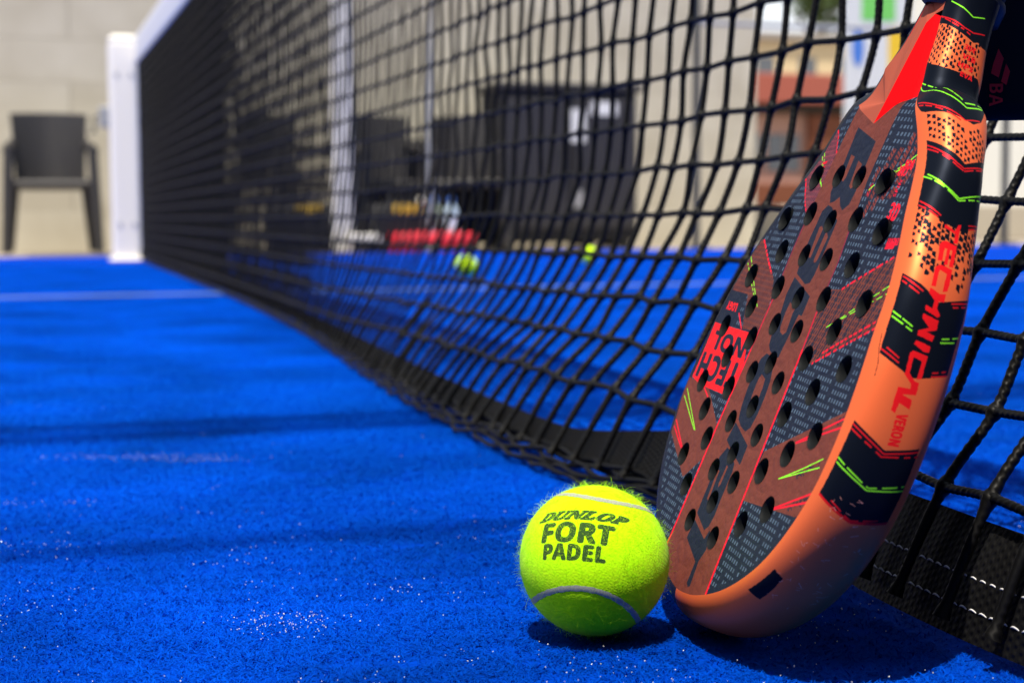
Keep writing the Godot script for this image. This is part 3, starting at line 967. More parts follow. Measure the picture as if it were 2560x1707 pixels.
func net_d(s: float, y: float) -> float:
	var col := []
	for r in ND: col.append(hermite(y, NY, r))
	return hermite(s, NS, col)

func net_at(s: float, y: float, off := 0.0) -> Vector3:
	return court(s, net_d(s, y) + off, y)

var rows_at := {}
func row_height(s: float, j: int) -> float:   # rows lie a mesh apart along the slope of the net
	if j >= 13: return -.0035 + CELL * j
	var key := int(round(s * 40.0))
	if not rows_at.has(key):
		var ys := []
		ys.resize(14)
		ys[13] = -.0035 + CELL * 13
		for k in range(12, -1, -1):
			var y: float = ys[k + 1]
			for m in 3:
				var slope := (net_d(key / 40.0, y) - net_d(key / 40.0, y - .012)) / .012
				y -= CELL / 3.0 / sqrt(1.0 + slope * slope)
			ys[k] = y
		rows_at[key] = ys
	var fk := s * 40.0
	var a: Array = rows_at[key]
	return maxf(a[j], .008)

func knot(i: int, j: int) -> Vector3:
	var r := RandomNumberGenerator.new()
	r.seed = i * 7919 + j * 104729 + 17
	var loose := 1.0 if i < 50 else .45
	var s := .0125 + CELL * i + r.randf_range(-.0026, .0026) * loose
	var y := row_height(s, j) + r.randf_range(-.0018, .0018) * loose
	if j == 0: y = .012
	var q := net_at(s, y, r.randf_range(-.0025, .0025) * loose - (.004 if j <= 1 else 0.0))
	return q

func cord_path(nodes: Array, r0: float, is_far: bool) -> Array:
	var pts := PackedVector3Array()
	var rad := PackedFloat32Array()
	var n := nodes.size()
	for i in n - 1:
		var p1: Vector3 = nodes[i]
		var p2: Vector3 = nodes[i + 1]
		var p0: Vector3 = nodes[i - 1] if i > 0 else p1 * 2.0 - p2
		var p3: Vector3 = nodes[i + 2] if i + 2 < n else p2 * 2.0 - p1
		var dist := (p1 + p2).distance_to(EYE * 2.0) / 2.0
		var low := maxf(p1.y, p2.y) < .56 and (p1 + p2).z < 0.0
		var steps := 26 if dist < 1.25 and low else (16 if dist < 1.7 and low else (7 if dist < 2.6 and low else (2 if dist < 4.0 else 1)))
		for k in steps:
			var t := k / float(steps)
			var p := 0.5 * (p1 * 2.0 + (p2 - p0) * t + (p0 * 2.0 - p1 * 5.0 + p2 * 4.0 - p3) * t * t + (p1 * 3.0 - p0 - p2 * 3.0 + p3) * t * t * t)
			pts.append(p)
			var e := minf(t, 1.0 - t)
			rad.append(r0 * (1.0 + .55 * exp(-pow(e * CELL / .0032, 2.0))))
	pts.append(nodes[n - 1]); rad.append(r0 * 1.4)
	return [pts, rad]

func make_net() -> void:
	var t := thing("padel_net", "black knotted court net running from beside the racket to the white post", "net")
	var black := mat(lin(.0026, .0026, .0029), 0.48, 0.28)
	var i0 := -81
	var i1 := 184
	const TOP := 24
	var grid := {}
	for i in range(i0, i1 + 1):
		for j in TOP + 1: grid[Vector2i(i, j)] = knot(i, j)
	for i in range(i0, i1 + 1):
		var nodes := []
		for j in TOP + 1: nodes.append(grid[Vector2i(i, j)])
		var near := i >= 10 and i < 46
		var cp := cord_path(nodes, .0023, false)
		put("vertical_cord", tube(cp[0], cp[1], 10 if near else 5, .0045 if near else 0.0, false), black, t)
	for j in range(1, TOP + 1):
		var nodes := []
		for i in range(i0, i1 + 1): nodes.append(grid[Vector2i(i, j)])
		var cp := cord_path(nodes, .0020, false)
		put("horizontal_cord", tube(cp[0], cp[1], 10 if j < 15 else 5, .0045 if j < 15 else 0.0, false), black, t)
	# webbing along the foot and its two rows of white stitches
	var web := mat(lin(.0032, .0032, .0036), 0.6, 0.25)
	web.heightmap_enabled = true
	web.heightmap_texture = weave()
	web.heightmap_scale = 0.06
	web.texture_repeat = true
	for lay in [0.0, 0.0022]:
		var g := []
		var uvs := []
		var s := -3.0
		while s < 6.9:
			var row := []
			var urow := []
			for k in 9:
				var q := k / 8.0
				var lo := .004 + .007 * smoothstep(.85, 1.05, s)
				var y := lo + q * (lerpf(.050, .029, smoothstep(.85, 1.1, s)) - lo)
				row.append(net_at(s, y, .003 + lay + .005 * sin(q * PI) * sin(s * 9.0) * .3))
				urow.append(Vector2(s * 60.0, q * 3.0))
			g.append(row); uvs.append(urow)
			s += .02 if s > .2 and s < 2.5 else .1
		var o := put("foot_webbing", sheet(g, uvs, court(2.0, .9 if lay == 0.0 else -2.0, .03)), web, t)
	for k in 5:
		var pts := PackedVector3Array()
		var rad := PackedFloat32Array()
		var s := .80
		while s < 6.9:
			pts.append(net_at(s, .004 + .0030 * k + .0016 * sin(s * 97.0 + k * 2.3) * sin(s * 31.0 + k), -.003 - .005 * absf(sin(s * 43.0 + k * 1.7)) + .0015 * k))
			rad.append(.0019)
			s += .006 if s < 2.4 else .05
		put("foot_cord", tube(pts, rad, 6, 0.0, false), black, t)
	var white := mat(lin(.62, .62, .64), 0.5)
	var st := begin()
	for y0 in [.016, .028]:
		var s := .42
		while s < .84:
			var pts := PackedVector3Array()
			for k in 5: pts.append(net_at(s + .0058 * k / 4.0, y0 + .0009 * sin(PI * k / 4.0), .0022 - .0008 * sin(PI * k / 4.0)))
			st.append_from(tube(pts, PackedFloat32Array([.0002, .0004, .00045, .0004, .0002]), 5), 0, Transform3D.IDENTITY)
			s += .0074
	tag(put("white_stitching", st.commit(), white, t), "", "", "", "stuff")
	# the white headband
	var hg := []
	var s := -3.02
	while s < 7.0:
		var row := []
		var sag := .05 * (1.0 - pow((s - 1.98) / 5.0, 2.0))
		for k in 17:
			var a := TAU * k / 16.0
			var y := .905 + .058 * signf(sin(a)) * pow(absf(sin(a)), .35) - sag * .6
			row.append(court(s, .49 + .007 * signf(cos(a)) * pow(absf(cos(a)), .5), y))
		hg.append(row)
		s += .2
	put("headband", sheet(hg, [], court(2.0, .49, .88), true), mat(lin(.80, .80, .78), 0.8, .2), t)

func weave() -> ImageTexture:
	var img := Image.create_empty(64, 64, false, Image.FORMAT_L8)
	for y in 64:
		for x in 64:
			var a := sin(x * TAU / 16.0) * .5 + .5
			var b := sin((y + (8 if (x / 16) % 2 else 0)) * TAU / 16.0) * .5 + .5
			img.set_pixel(x, y, Color.WHITE * (a * b))
	return ImageTexture.create_from_image(img)

func make_post(s: float, label: String) -> void:
	var t := thing("net_post", label, "post", court(s, .432), TH)
	put("shaft", box_mesh(Vector3(.120, .94, .10), Vector3(0, .470, 0), .012), M.white, t)
	put("cap", box_mesh(Vector3(.116, .035, .096), Vector3(0, .948, 0), .012), M.white, t)
	put("base_plate", box_mesh(Vector3(.15, .012, .14), Vector3(0, .004, 0), .003), M.white, t)
	for q in [[-.03, .16], [.03, .16], [-.03, .80], [.03, .80]]:
		var b := put("bolt", lathe([[.007, 0.0], [.007, .004], [.004, .006], [.0005, .0065]], Vector3.ZERO, Vector2.ONE, 6), M.grey_metal, t)
		b.position = Vector3(q[0], q[1], .050)
		b.rotation.x = PI / 2
	var wn := put("winch", box_mesh(Vector3(.05, .09, .035), Vector3(-.078, .62, 0), .006), M.grey_metal, t)
	put("crank", tube(PackedVector3Array([Vector3(-.10, .62, 0), Vector3(-.125, .62, 0), Vector3(-.125, .55, 0), Vector3(-.15, .55, 0)]), PackedFloat32Array([.006, .006, .006, .006]), 8), M.dark_metal, wn)

# ------------------------------------------------------------------ turf
func make_turf() -> void:
	var base := mat(lin(.0003, .040, .40), 0.95, 0.05)
	base.albedo_texture = noise_tex(0.03, 3, 512, Color(.90, .92, .95), Color.WHITE)
	base.uv1_triplanar = true
	base.uv1_world_triplanar = true
	base.uv1_scale = Vector3.ONE * 1.7
	var pm := PlaneMesh.new()
	pm.size = Vector2(24, 20)
	var turf := put("court_turf", pm, base)
	turf.position = court(7.95 - 10.0, 0.0, -.0024)
	turf.rotation.y = TH
	tag(turf, "bright blue artificial turf of the padel court", "turf", "", "structure")
	# curled fibres in patches
	var tones := [lin(.0015, .045, .52), lin(.002, .060, .62), lin(.001, .030, .42)]
	var patches := []
	for k in 4:
		var V := PackedVector3Array()
		var NN := PackedVector3Array()
		var C := PackedColorArray()
		var I := PackedInt32Array()
		for b in 780:
			var at := Vector3(rng.randf_range(-.017, .017), -.0026, rng.randf_range(-.017, .017))
			var a := rng.randf() * TAU
			var out := Vector3(cos(a), 0, sin(a))
			var side := Vector3(-sin(a), 0, cos(a))
			var len := rng.randf_range(.0022, .0048)
			var lift := rng.randf_range(.10, .75)
			var dir := (out * cos(lift) + UPV * sin(lift))
			var bend := rng.randf_range(-1.5, .2)
			var tw := rng.randf_range(-.9, .9)
			var w := rng.randf_range(.00020, .00034)
			var tone := Color(1, 1, 1).lerp(Color(.62, .66, .8), rng.randf())
			if rng.randf() < .10: tone = Color(2.2, 1.5, 1.18)
			var base_i := V.size()
			for q in 4:
				var wv := (side + out * tw * q * .25).normalized() * w * (1.0 - .18 * q)
				V.append(at - wv); V.append(at + wv)
				var nn := dir.cross(wv).normalized()
				if nn.y < 0: nn = -nn
				nn = (nn + UPV * 1.4).normalized()
				NN.append(nn); NN.append(nn)
				C.append(tone); C.append(tone)
				at += dir * len / 3.0
				dir = (dir + (UPV * bend + side * tw) * .4).normalized()
				if at.y > .0012: dir.y = minf(dir.y, -.05)
			for q in 3:
				var fn := (V[base_i + q * 2 + 2] - V[base_i + q * 2]).cross(V[base_i + q * 2 + 1] - V[base_i + q * 2])
				for z in ([0, 1, 2, 1, 3, 2] if fn.y > 0 else [0, 2, 1, 1, 2, 3]): I.append(base_i + q * 2 + z)
		var arr := []
		arr.resize(Mesh.ARRAY_MAX)
		arr[Mesh.ARRAY_VERTEX] = V
		arr[Mesh.ARRAY_NORMAL] = NN
		arr[Mesh.ARRAY_COLOR] = C
		arr[Mesh.ARRAY_INDEX] = I
		var me := ArrayMesh.new()
		me.add_surface_from_arrays(Mesh.PRIMITIVE_TRIANGLES, arr)
		patches.append(me)
	var fm := mat(lin(.0002, .070, .56), 0.65, 0.06)
	fm.vertex_color_use_as_albedo = true
	fm.backlight_enabled = true
	fm.backlight = lin(.0004, .024, .20)
	var spots := [[], [], [], []]
	var z := -.30
	while z > -6.2:
		var half := .40 * -z + .35
		var step := .0245 if z > -2.2 else .03
		var x := -half
		while x < half:
			var q := Vector3(x + rng.randf_range(-.006, .006), 0, z + rng.randf_range(-.006, .006))
			if q.dot(N) < 7.9: spots[rng.randi() % 4].append(q)
			x += step
		z -= step
	var blot := FastNoiseLite.new()
	blot.seed = 51
	blot.frequency = 3.2
	blot.fractal_octaves = 3
	var field := thing("turf_fibres", "curled blue fibres of the court turf around the ball and racket", "turf fibres")
	field.set_meta("kind", "stuff")
	for k in 4:
		var mm := MultiMesh.new()
		mm.transform_format = MultiMesh.TRANSFORM_3D
		mm.use_colors = true
		mm.mesh = patches[k]
		mm.instance_count = spots[k].size()
		for i in spots[k].size():
			var b := Basis(UPV, rng.randf() * TAU).scaled(Vector3(1, rng.randf_range(.85, 1.1), 1))
			mm.set_instance_transform(i, Transform3D(b, spots[k][i]))
			var q: Vector3 = spots[k][i]
			var tn := 1.0 + blot.get_noise_2d(q.x, q.z) * .55 + rng.randf_range(-.06, .06)
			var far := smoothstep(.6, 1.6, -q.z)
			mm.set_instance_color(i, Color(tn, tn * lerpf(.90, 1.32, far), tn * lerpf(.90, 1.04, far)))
		var o := MultiMeshInstance3D.new()
		o.name = "fibre_patch"
		o.multimesh = mm
		o.material_override = fm
		o.set_meta("kind", "stuff")
		field.add_child(o, true)
	# grains of quartz sand on the fibres
	var gm := BoxMesh.new()
	gm.size = Vector3(.00042, .00034, .00042)
	var places := []
	var nz := FastNoiseLite.new()
	nz.seed = 12
	nz.frequency = 9.0
	for i in 26000:
		var zz := -lerpf(.36, 1.7, pow(rng.randf(), 1.4))
		var q := Vector3(rng.randf_range(-1, 1) * (.36 * -zz + .1), 0, zz)
		var dn := nz.get_noise_2d(q.x, q.z)
		if rng.randf() < clampf(.10 + dn * 1.3, .02, 1.0) * clampf((1.0 + zz) * 2.4, .04, 1.0): places.append(q)
	for cl in [[-.295, -1.195, .042, .007, 150], [-.24, -1.18, .02, .006, 70], [-.33, -1.0, .03, .006, 40], [-.29, -.86, .03, .008, 40], [-.102, -.70, .016, .012, 130], [-.25, -.62, .03, .015, 90]]:
		for i in cl[4]: places.append(Vector3(cl[0] + rng.randfn() * cl[2], 0, cl[1] + rng.randfn() * cl[3]))
	var sm := MultiMesh.new()
	sm.transform_format = MultiMesh.TRANSFORM_3D
	sm.mesh = gm
	sm.instance_count = places.size()
	for i in places.size():
		var sc := rng.randf_range(.4, 1.2)
		sm.set_instance_transform(i, Transform3D(Basis.from_euler(Vector3(rng.randf() * 6, rng.randf() * 6, rng.randf() * 6)).scaled(Vector3.ONE * sc), places[i] + UPV * rng.randf_range(.0002, .0016)))
	var so := MultiMeshInstance3D.new()
	so.name = "sand_grains"
	so.multimesh = sm
	so.material_override = mat(lin(.62, .62, .62), 0.3, 0.6)
	add_child(so)
	tag(so, "pale grains of quartz sand scattered on the blue turf", "sand", "", "stuff")

# ------------------------------------------------------------------ background
func make_chair(label: String, at: Vector3, turn: float, group: String) -> Node3D:
	var t := thing("armchair", label, "chair", at, turn, group)
	var m: Material = M.rattan
	# back: a curved shell, wider at the top
	var g := []
	for layer in 2:
		var rows := []
		for i in 9:
			var q := i / 8.0
			var y := .34 + q * .43
			var row := []
			for k in 13:
				var x := k / 6.0 - 1.0
				var wd := lerpf(.185, .205, q) * (1.0 - .02 * sin(q * PI))
				var z := -.20 - .05 * q + .10 * x * x - .02 * layer
				row.append(Vector3(x * wd, y - .012 * x * x * q, z))
			rows.append(row)
		g.append(sheet(rows, [], Vector3(0, .55, 3.0 if layer == 1 else -3.0)))
	var st := begin()
	for q in g: st.append_from(q, 0, Transform3D.IDENTITY)
	put("backrest", st.commit(), m, t)
	put("seat", box_mesh(Vector3(.42, .045, .42), Vector3(0, .365, 0), .015), m, t)
	for s in [-1.0, 1.0]:
		var arm := PackedVector3Array([Vector3(s * .19, .60, -.20), Vector3(s * .212, .57, -.06), Vector3(s * .220, .555, .10), Vector3(s * .220, .54, .20)])
		put("armrest", tube(arm, PackedFloat32Array([.028, .030, .030, .028]), 8), m, t)
		put("leg", rod(Vector3(s * .240, 0, .235), Vector3(s * .214, .555, .195), .026, 8, .030), m, t)
		put("leg", rod(Vector3(s * .225, 0, -.25), Vector3(s * .19, .40, -.18), .024, 8, .034), m, t)
	return t

func again(o: Node3D, label: String, at: Vector3, turn: float, called := "armchair") -> Node3D:
	var c: Node3D = o.duplicate()
	c.name = numbered(called)
	add_child(c)
	c.position = at
	c.rotation = Vector3(0, turn, 0)
	c.set_meta("label", label)
	return c

func make_background() -> void:
	# paving beyond the turf, out to the horizon
	var gm := mat(lin(.36, .32, .27), 0.9, 0.2)
	gm.albedo_texture = noise_tex(0.02, 41, 512, Color(.86, .85, .83), Color.WHITE)
	gm.uv1_triplanar = true
	gm.uv1_world_triplanar = true
	gm.uv1_scale = Vector3.ONE * .4
	var pm := PlaneMesh.new()
	pm.size = Vector2(500, 500)
	var gr := put("ground", pm, gm)
	gr.position = Vector3(0, -.02, 0)
	tag(gr, "pale sandy paving around the court", "paving", "", "structure")
	# painted court line
	var lm := mat(lin(.12, .20, .46), 0.9, 0.1)
	var ln := put("court_line", box_mesh(Vector3(14, .0062, .045), Vector3.ZERO, 0.0), lm)
	ln.position = court(3.83, -.6, -.0010)
	ln.rotation.y = TH
	tag(ln, "faint white line painted across the blue court", "court line", "", "structure")
	# wall of wide horizontal boards
	var wl := thing("boundary_wall", "cream wall of wide horizontal boards behind the court", "wall", court(9.66, 0), TH)
	var tones := []
	for k in 4:
		var bm := mat(lin(.605 + .004 * k, .565 + .004 * k, .465 + .003 * k), 0.85, 0.2)
		bm.albedo_texture = noise_tex(0.012, 60 + k, 256, Color(.90, .89, .87), Color.WHITE)
		bm.uv1_triplanar = true
		bm.uv1_world_triplanar = true
		bm.uv1_scale = Vector3.ONE * (.5 + .13 * k)
		tones.append(bm)
	var board := {}
	for i in 15:
		var x := -6.96
		var l := 1.45 if i % 2 else 2.9
		while x < 4.7:
			var w := minf(l, 4.74 - x)
			var key := int(w * 1000)
			if not board.has(key): board[key] = box_mesh(Vector3(w - .003, .2485, .10), Vector3.ZERO, .0015)
			put("board", board[key], tones[rng.randi() % 4], wl).position = Vector3(x + w / 2.0, .105 + i * .25, 0)
			x += w
			l = 2.9
	put("wall_core", box_mesh(Vector3(11.68, 3.72, .06), Vector3(-1.11, 1.85, -.04), 0.0), mat(lin(.30, .28, .24), .9), wl)
	# posts, rail and poles between the court and the wall
	for q in [[7.985, 3.573, "slim dark fence post in front of the right end of the cream wall"], [7.985, 5.565, "slim dark fence post seen to the right of the racket"]]:
		var o := thing("fence_post", q[2], "post", court(q[0], q[1]), TH, "dark posts of the court fence")
		put("shaft", box_mesh(Vector3(.034, 3.0, .034), Vector3(0, 1.5, 0), .003), M.dark_metal, o)
		put("foot", box_mesh(Vector3(.12, .012, .12), Vector3(0, .006, 0), .002), M.dark_metal, o)
	var rl := put("fence_rail", rod(Vector3(-1.98, 1.24, 0), Vector3(4, 1.24, 0), .014, 10), M.grey_metal)
	rl.position = court(7.985, 5.565)
	rl.rotation.y = TH
	tag(rl, "thin grey fence rail running right from the dark fence post", "rail")
	var wp := thing("white_pole", "broad white square pole standing behind the net", "pole", court(8.1, 1.62), TH)
	put("shaft", box_mesh(Vector3(.10, 2.6, .06), Vector3(-.015, 1.3, 0), .008), M.white, wp)
	put("edge_strip", box_mesh(Vector3(.02, 2.6, .05), Vector3(.047, 1.3, -.005), .003), M.dark_metal, wp)
	put("foot", box_mesh(Vector3(.17, .05, .14), Vector3(.09, .07, 0), .008), M.white, wp)
	var tp := thing("thin_pole", "thin pale pole standing before the dark chairs", "pole", court(8.06, 2.07), TH)
	put("shaft", rod(Vector3.ZERO, Vector3(0, 2.4, 0), .012, 10), M.grey_metal, tp)
	put("foot", lathe([[.05, 0.0], [.05, .015], [.02, .03]], Vector3.ZERO), M.dark_metal, tp)
	# armchairs of dark woven plastic
	var first := make_chair("dark plastic armchair standing alone left of the net post", court(8.9, .155), TH, "")
	var g := "dark armchairs seen through the net"
	first.set_meta("group", "dark plastic armchairs along the wall")
	again(first, "dark armchair behind the far end of the net, just left of the white pole", court(8.75, 1.40), TH + .5)
	again(first, "dark armchair next on the right of the white pole", court(8.7, 1.98), TH + .2)
	again(first, "dark armchair behind the red bag", court(8.65, 2.42), TH - .25)
	var pairs := []
	for q in pairs:
		for k in 3:
			var words: String = ["bottom", "middle", "top"][k]
			again(first, "dark armchair at the %s of the %s-hand chair stack" % [words, q[1]], court(8.75 - .01 * k, q[0], k * .095), TH + (.06 if q[1] == "left" else -.05))
	var bench := thing("storage_box", "long black storage box standing behind the chairs and stacks", "storage box", court(9.15, 2.62), TH)
	put("body", box_mesh(Vector3(1.62, .56, .36), Vector3(0, .30, 0), .012), M.bag, bench)
	put("lid", box_mesh(Vector3(1.68, .05, .42), Vector3(0, .612, 0), .012), M.bag, bench)
	for k in 4: put("foot", box_mesh(Vector3(.08, .03, .08), Vector3(-.7 + 1.4 * (k % 2), .012, -.1 + .2 * (k / 2)), .004), M.bag, bench)
	var cab := thing("storage_cabinet", "tall black cabinet with pale paper notices behind the chairs", "cabinet", court(8.75, 3.03), TH)
	put("body", box_mesh(Vector3(.84, .86, .40), Vector3(0, .47, 0), .01), M.bag, cab)
	put("top", box_mesh(Vector3(.90, .045, .46), Vector3(0, .922, 0), .01), M.rattan, cab)
	for sgn in [-1.0, 1.0]:
		var dr := put("door", box_mesh(Vector3(.39, .74, .02), Vector3(sgn * .21, .48, .212), .006), M.rattan, cab)
		put("handle", box_mesh(Vector3(.02, .16, .025), Vector3(sgn * .05, .5, .232), .005), M.dark_metal, dr)
		put("foot", box_mesh(Vector3(.06, .05, .34), Vector3(sgn * .36, .02, 0), .005), M.dark_metal, cab)
	put("notice", box_mesh(Vector3(.085, .19, .003), Vector3(.045, .70, .226), 0.0), M.paper, cab)
	put("notice", box_mesh(Vector3(.16, .075, .003), Vector3(.205, .80, .226), 0.0), M.paper, cab)
	put("notice", box_mesh(Vector3(.05, .10, .003), Vector3(.045, .28, .226), 0.0), M.paper_grey, cab)
	# bags and bottles by the chairs
	for q in [[8.25, 1.43, "black sports bag with a yellow stripe left of the white pole"], [8.25, 1.96, "black sports bag with a yellow stripe right of the white pole"]]:
		var b := thing("sports_bag", q[2], "bag", court(q[0], q[1]), TH + .1, "black sports bags by the chairs")
		put("body", pouch(Vector3(.40, .27, .18)), M.bag, b)
		put("stripe", box_mesh(Vector3(.15, .045, .006), Vector3(0, .225, .089), .002), M.yellow, b)
		put("handle", tube(PackedVector3Array([Vector3(-.08, .262, 0), Vector3(-.06, .30, 0), Vector3(.06, .30, 0), Vector3(.08, .262, 0)]), PackedFloat32Array([.008, .008, .008, .008]), 8), M.bag, b)
	var rb := thing("red_bag", "flat red bag lying on the ground before the dark chairs", "bag", court(8.13, 2.10), TH)
	put("body", pouch(Vector3(.47, .105, .20)), M.red, rb)
	put("zip", box_mesh(Vector3(.36, .006, .008), Vector3(0, .106, .02), .001), M.dark_metal, rb)
	var bottles := [[8.22, 2.06, M.red, "slim red bottle standing behind the red bag", "red"], [8.24, 2.14, M.pale, "pale greenish bottle standing behind the red bag", "pale"], [8.20, 2.225, M.bluewhite, "pale blue bottle standing rightmost behind the red bag", "blue"]]
	for q in bottles:
		var b := thing("bottle", q[3], "bottle", court(q[0], q[1]), 0.0, "bottles behind the red bag")
		put("body", lathe([[.001, 0.0], [.034, .002], [.036, .02], [.036, .20], [.030, .225], [.014, .25], [.014, .262]], Vector3.ZERO, Vector2.ONE, 20), q[2], b)
		put("cap", lathe([[.016, .260], [.016, .285], [.001, .287]], Vector3.ZERO, Vector2.ONE, 16), M.white if q[4] == "red" else M.bluecap, b)
	# banner and what stands outside the court on the right
	var bn := thing("roll_up_banner", "white roll-up banner with green, blue and yellow print right of the wall", "banner", court(9.2, 5.42), TH)
	put("panel", box_mesh(Vector3(.50, 1.95, .012), Vector3(0, 1.0, 0), .003), M.banner, bn)
	put("foot", box_mesh(Vector3(.56, .07, .20), Vector3(0, .035, 0), .01), M.grey_metal, bn)
	put("green_print", box_mesh(Vector3(.25, .34, .002), Vector3(-.005, 1.62, .0075), 0.0), mat(lin(.18, .62, .12), .6), bn)
	put("yellow_print", box_mesh(Vector3(.12, .52, .002), Vector3(.13, 1.16, .0075), 0.0), mat(lin(.85, .55, .02), .6), bn)
	var drop := []
	for i in 20:
		var a := TAU * i / 20.0
		drop.append(Vector3(-.155 + .045 * sin(a), 1.27 + .12 * cos(a), .0088))
	put("blue_print", poly3(drop), mat(lin(.06, .20, .62), .6), bn)
	var kb := put("low_kerb", box_mesh(Vector3(8.0, .27, .25), Vector3(4.0, .115, 0), .01), mat(lin(.45, .40, .32), .9))
	kb.position = court(10.7, 4.80)
	kb.rotation.y = TH
	tag(kb, "low beige kerb wall between the cream wall and the buildings outside", "kerb")
	house()
	var wb := thing("white_building", "tall white rendered building beyond the right side of the court", "building", court(12.94, 12.05), TH - .52)
	put("wall", box_mesh(Vector3(8.3, 7.0, 5.0), Vector3(0, 3.48, -2.5), .02), mat(lin(.66, .66, .64), .9), wb)
	put("plinth", box_mesh(Vector3(8.36, .22, 5.06), Vector3(0, .10, -2.5), .01), mat(lin(.20, .12, .06), .9), wb)
	put("parapet", box_mesh(Vector3(8.5, .18, 5.2), Vector3(0, 7.05, -2.5), .02), mat(lin(.55, .55, .53), .9), wb)
	for k in 3:
		var w := put("window", box_mesh(Vector3(1.0, 1.2, .04), Vector3(-1.4 + k * 2.3, 4.6, .015), .01), M.glass_dark, wb)
		put("sill", box_mesh(Vector3(1.15, .06, .16), Vector3(-1.4 + k * 2.3, 3.97, .05), .01), mat(lin(.5, .5, .48), .9), wb)
	tree("dark green tree rising behind the terracotta house", court(62.0, 33.7), 13.0, 1.7)
	var ws := thing("unseen_dark_screen", "tall dark green screen out of view behind the camera, placed to darken the racket rim", "fence", court(-1.9, 0), TH)  # out of view, keeps low sky light off surfaces facing the camera
	put("screen", box_mesh(Vector3(18, 3.1, .02), Vector3(0, 1.6, 0), .002), mat(lin(.012, .020, .016), .9, .2), ws)
	for k in 7: put("post", box_mesh(Vector3(.07, 3.3, .07), Vector3(-9.0 + 3.0 * k, 1.65, .05), .004), M.dark_metal, ws)
	var ws2 := thing("unseen_dark_screen", "dark green screen out of view on the right, placed to darken the racket rim", "fence", court(-1.9, 9.0), TH - PI / 2)  # unseen too, gives the right half of the rim something dark to face
	put("screen", box_mesh(Vector3(5.6, 3.1, .02), Vector3(-2.8, 1.6, 0), .002), mat(lin(.012, .020, .016), .9, .2), ws2)
	for k in 3: put("post", box_mesh(Vector3(.07, 3.3, .07), Vector3(-2.8 * k + .0, 1.65, .05), .004), M.dark_metal, ws2)
	# unseen overhead beams and cable, placed to throw the two bands of shade across the turf
	var gn := thing("unseen_gantry", "unseen white gantry high above the court, placed to shade two bands of turf", "gantry", court(0, 0), TH)
	var lean := -SUN.dot(N) / SUN.y
	var sb := 1.401 - lean * 7.0
	var sc := .895 - lean * 4.6
	for off in [-.034, .034]: put("beam", box_mesh(Vector3(20.0, .036, .036), Vector3(0, 7.0, -sb + off), .008), M.white, gn)
	put("cable", rod(Vector3(-9.9, 4.6, -sc), Vector3(9.9, 4.6, -sc), .009, 8), M.dark_metal, gn)
	for sgn in [-1.0, 1.0]:
		put("leg", box_mesh(Vector3(.14, 7.0, .14), Vector3(sgn * 9.9, 3.5, -sb), .01), M.white, gn)
		put("cable_arm", box_mesh(Vector3(.06, .06, absf(sb - sc) + .06), Vector3(sgn * 9.9, 4.6, -(sb + sc) / 2.0), .005), M.white, gn)

func pouch(size: Vector3) -> ArrayMesh:
	var g := []
	for i in 11:
		var q := i / 10.0
		var y := size.y * q
		var k2 := pow(maxf(1.0 - pow(absf(q * 2 - 1), 3.5), 0.0), .35)
		if i == 0: k2 = .86
		var row := []
		for k in 25:
			var a := TAU * k / 24.0
			row.append(Vector3(signf(cos(a)) * pow(absf(cos(a)), .4) * size.x * .5 * (.9 + .1 * k2) * (k2 if i == 10 else 1.0), y, signf(sin(a)) * pow(absf(sin(a)), .5) * size.z * .5 * maxf(k2, .02)))
		g.append(row)
	return sheet(g, [], Vector3(0, size.y * .5, 0), true)

func house() -> void:
	var at := court(42.0, 21.9)
	var t := thing("terracotta_house", "terracotta and cream house with dark windows seen beyond the end of the wall", "house", at, TH)
	var pink := mat(lin(.42, .24, .19), .9)
	var terra := mat(lin(.33, .085, .06), .85)
	var brown := mat(lin(.16, .045, .018), .8)
	put("wall", box_mesh(Vector3(4.6, 3.2, 5), Vector3(-.2, 1.6, -2.5), .02), pink, t)
	var roof := put("roof", box_mesh(Vector3(5.2, .85, 6), Vector3(-.2, 3.85, -2.4), .03), terra, t)
	put("soffit", box_mesh(Vector3(5.0, .26, 5.7), Vector3(-.2, 3.28, -2.4), .02), mat(lin(.03, .018, .012), .9), t)
	put("pillar", box_mesh(Vector3(1.5, 3.12, .3), Vector3(1.2, 1.56, .16), .02), brown, t)
	var bal := put("balcony", box_mesh(Vector3(3.0, .62, .5), Vector3(-1.3, .78, .26), .02), brown, t)
	put("chimney", box_mesh(Vector3(.5, .6, .5), Vector3(-.6, .72, -1.2), .02), pink, roof)
	for k in 2:
		var w := put("window", box_mesh(Vector3(1.05, 1.1, .06), Vector3(-1.55 + k * 1.25, 2.0, .02), .01), M.glass_dark, t)
		put("frame", box_mesh(Vector3(.06, 1.16, .08), Vector3(-1.55 + k * 1.25, 2.0, .03), .005), mat(lin(.25, .2, .17), .8), w)
	var up := thing("cream_house", "sunlit cream house standing higher behind the terracotta one", "house", court(52.0, 28.0), TH)
	put("wall", box_mesh(Vector3(6.2, 6.5, 6), Vector3(0, 3.25, -3), .02), mat(lin(.66, .52, .32), .9), up)
	put("roof", box_mesh(Vector3(6.6, .3, 6.4), Vector3(0, 6.65, -3), .03), mat(lin(.30, .27, .25), .9), up)
	for k in 3: put("window", box_mesh(Vector3(.7, 1.0, .05), Vector3(-2.0 + k * 1.7, 5.4, .01), .01), M.glass_dark, up)

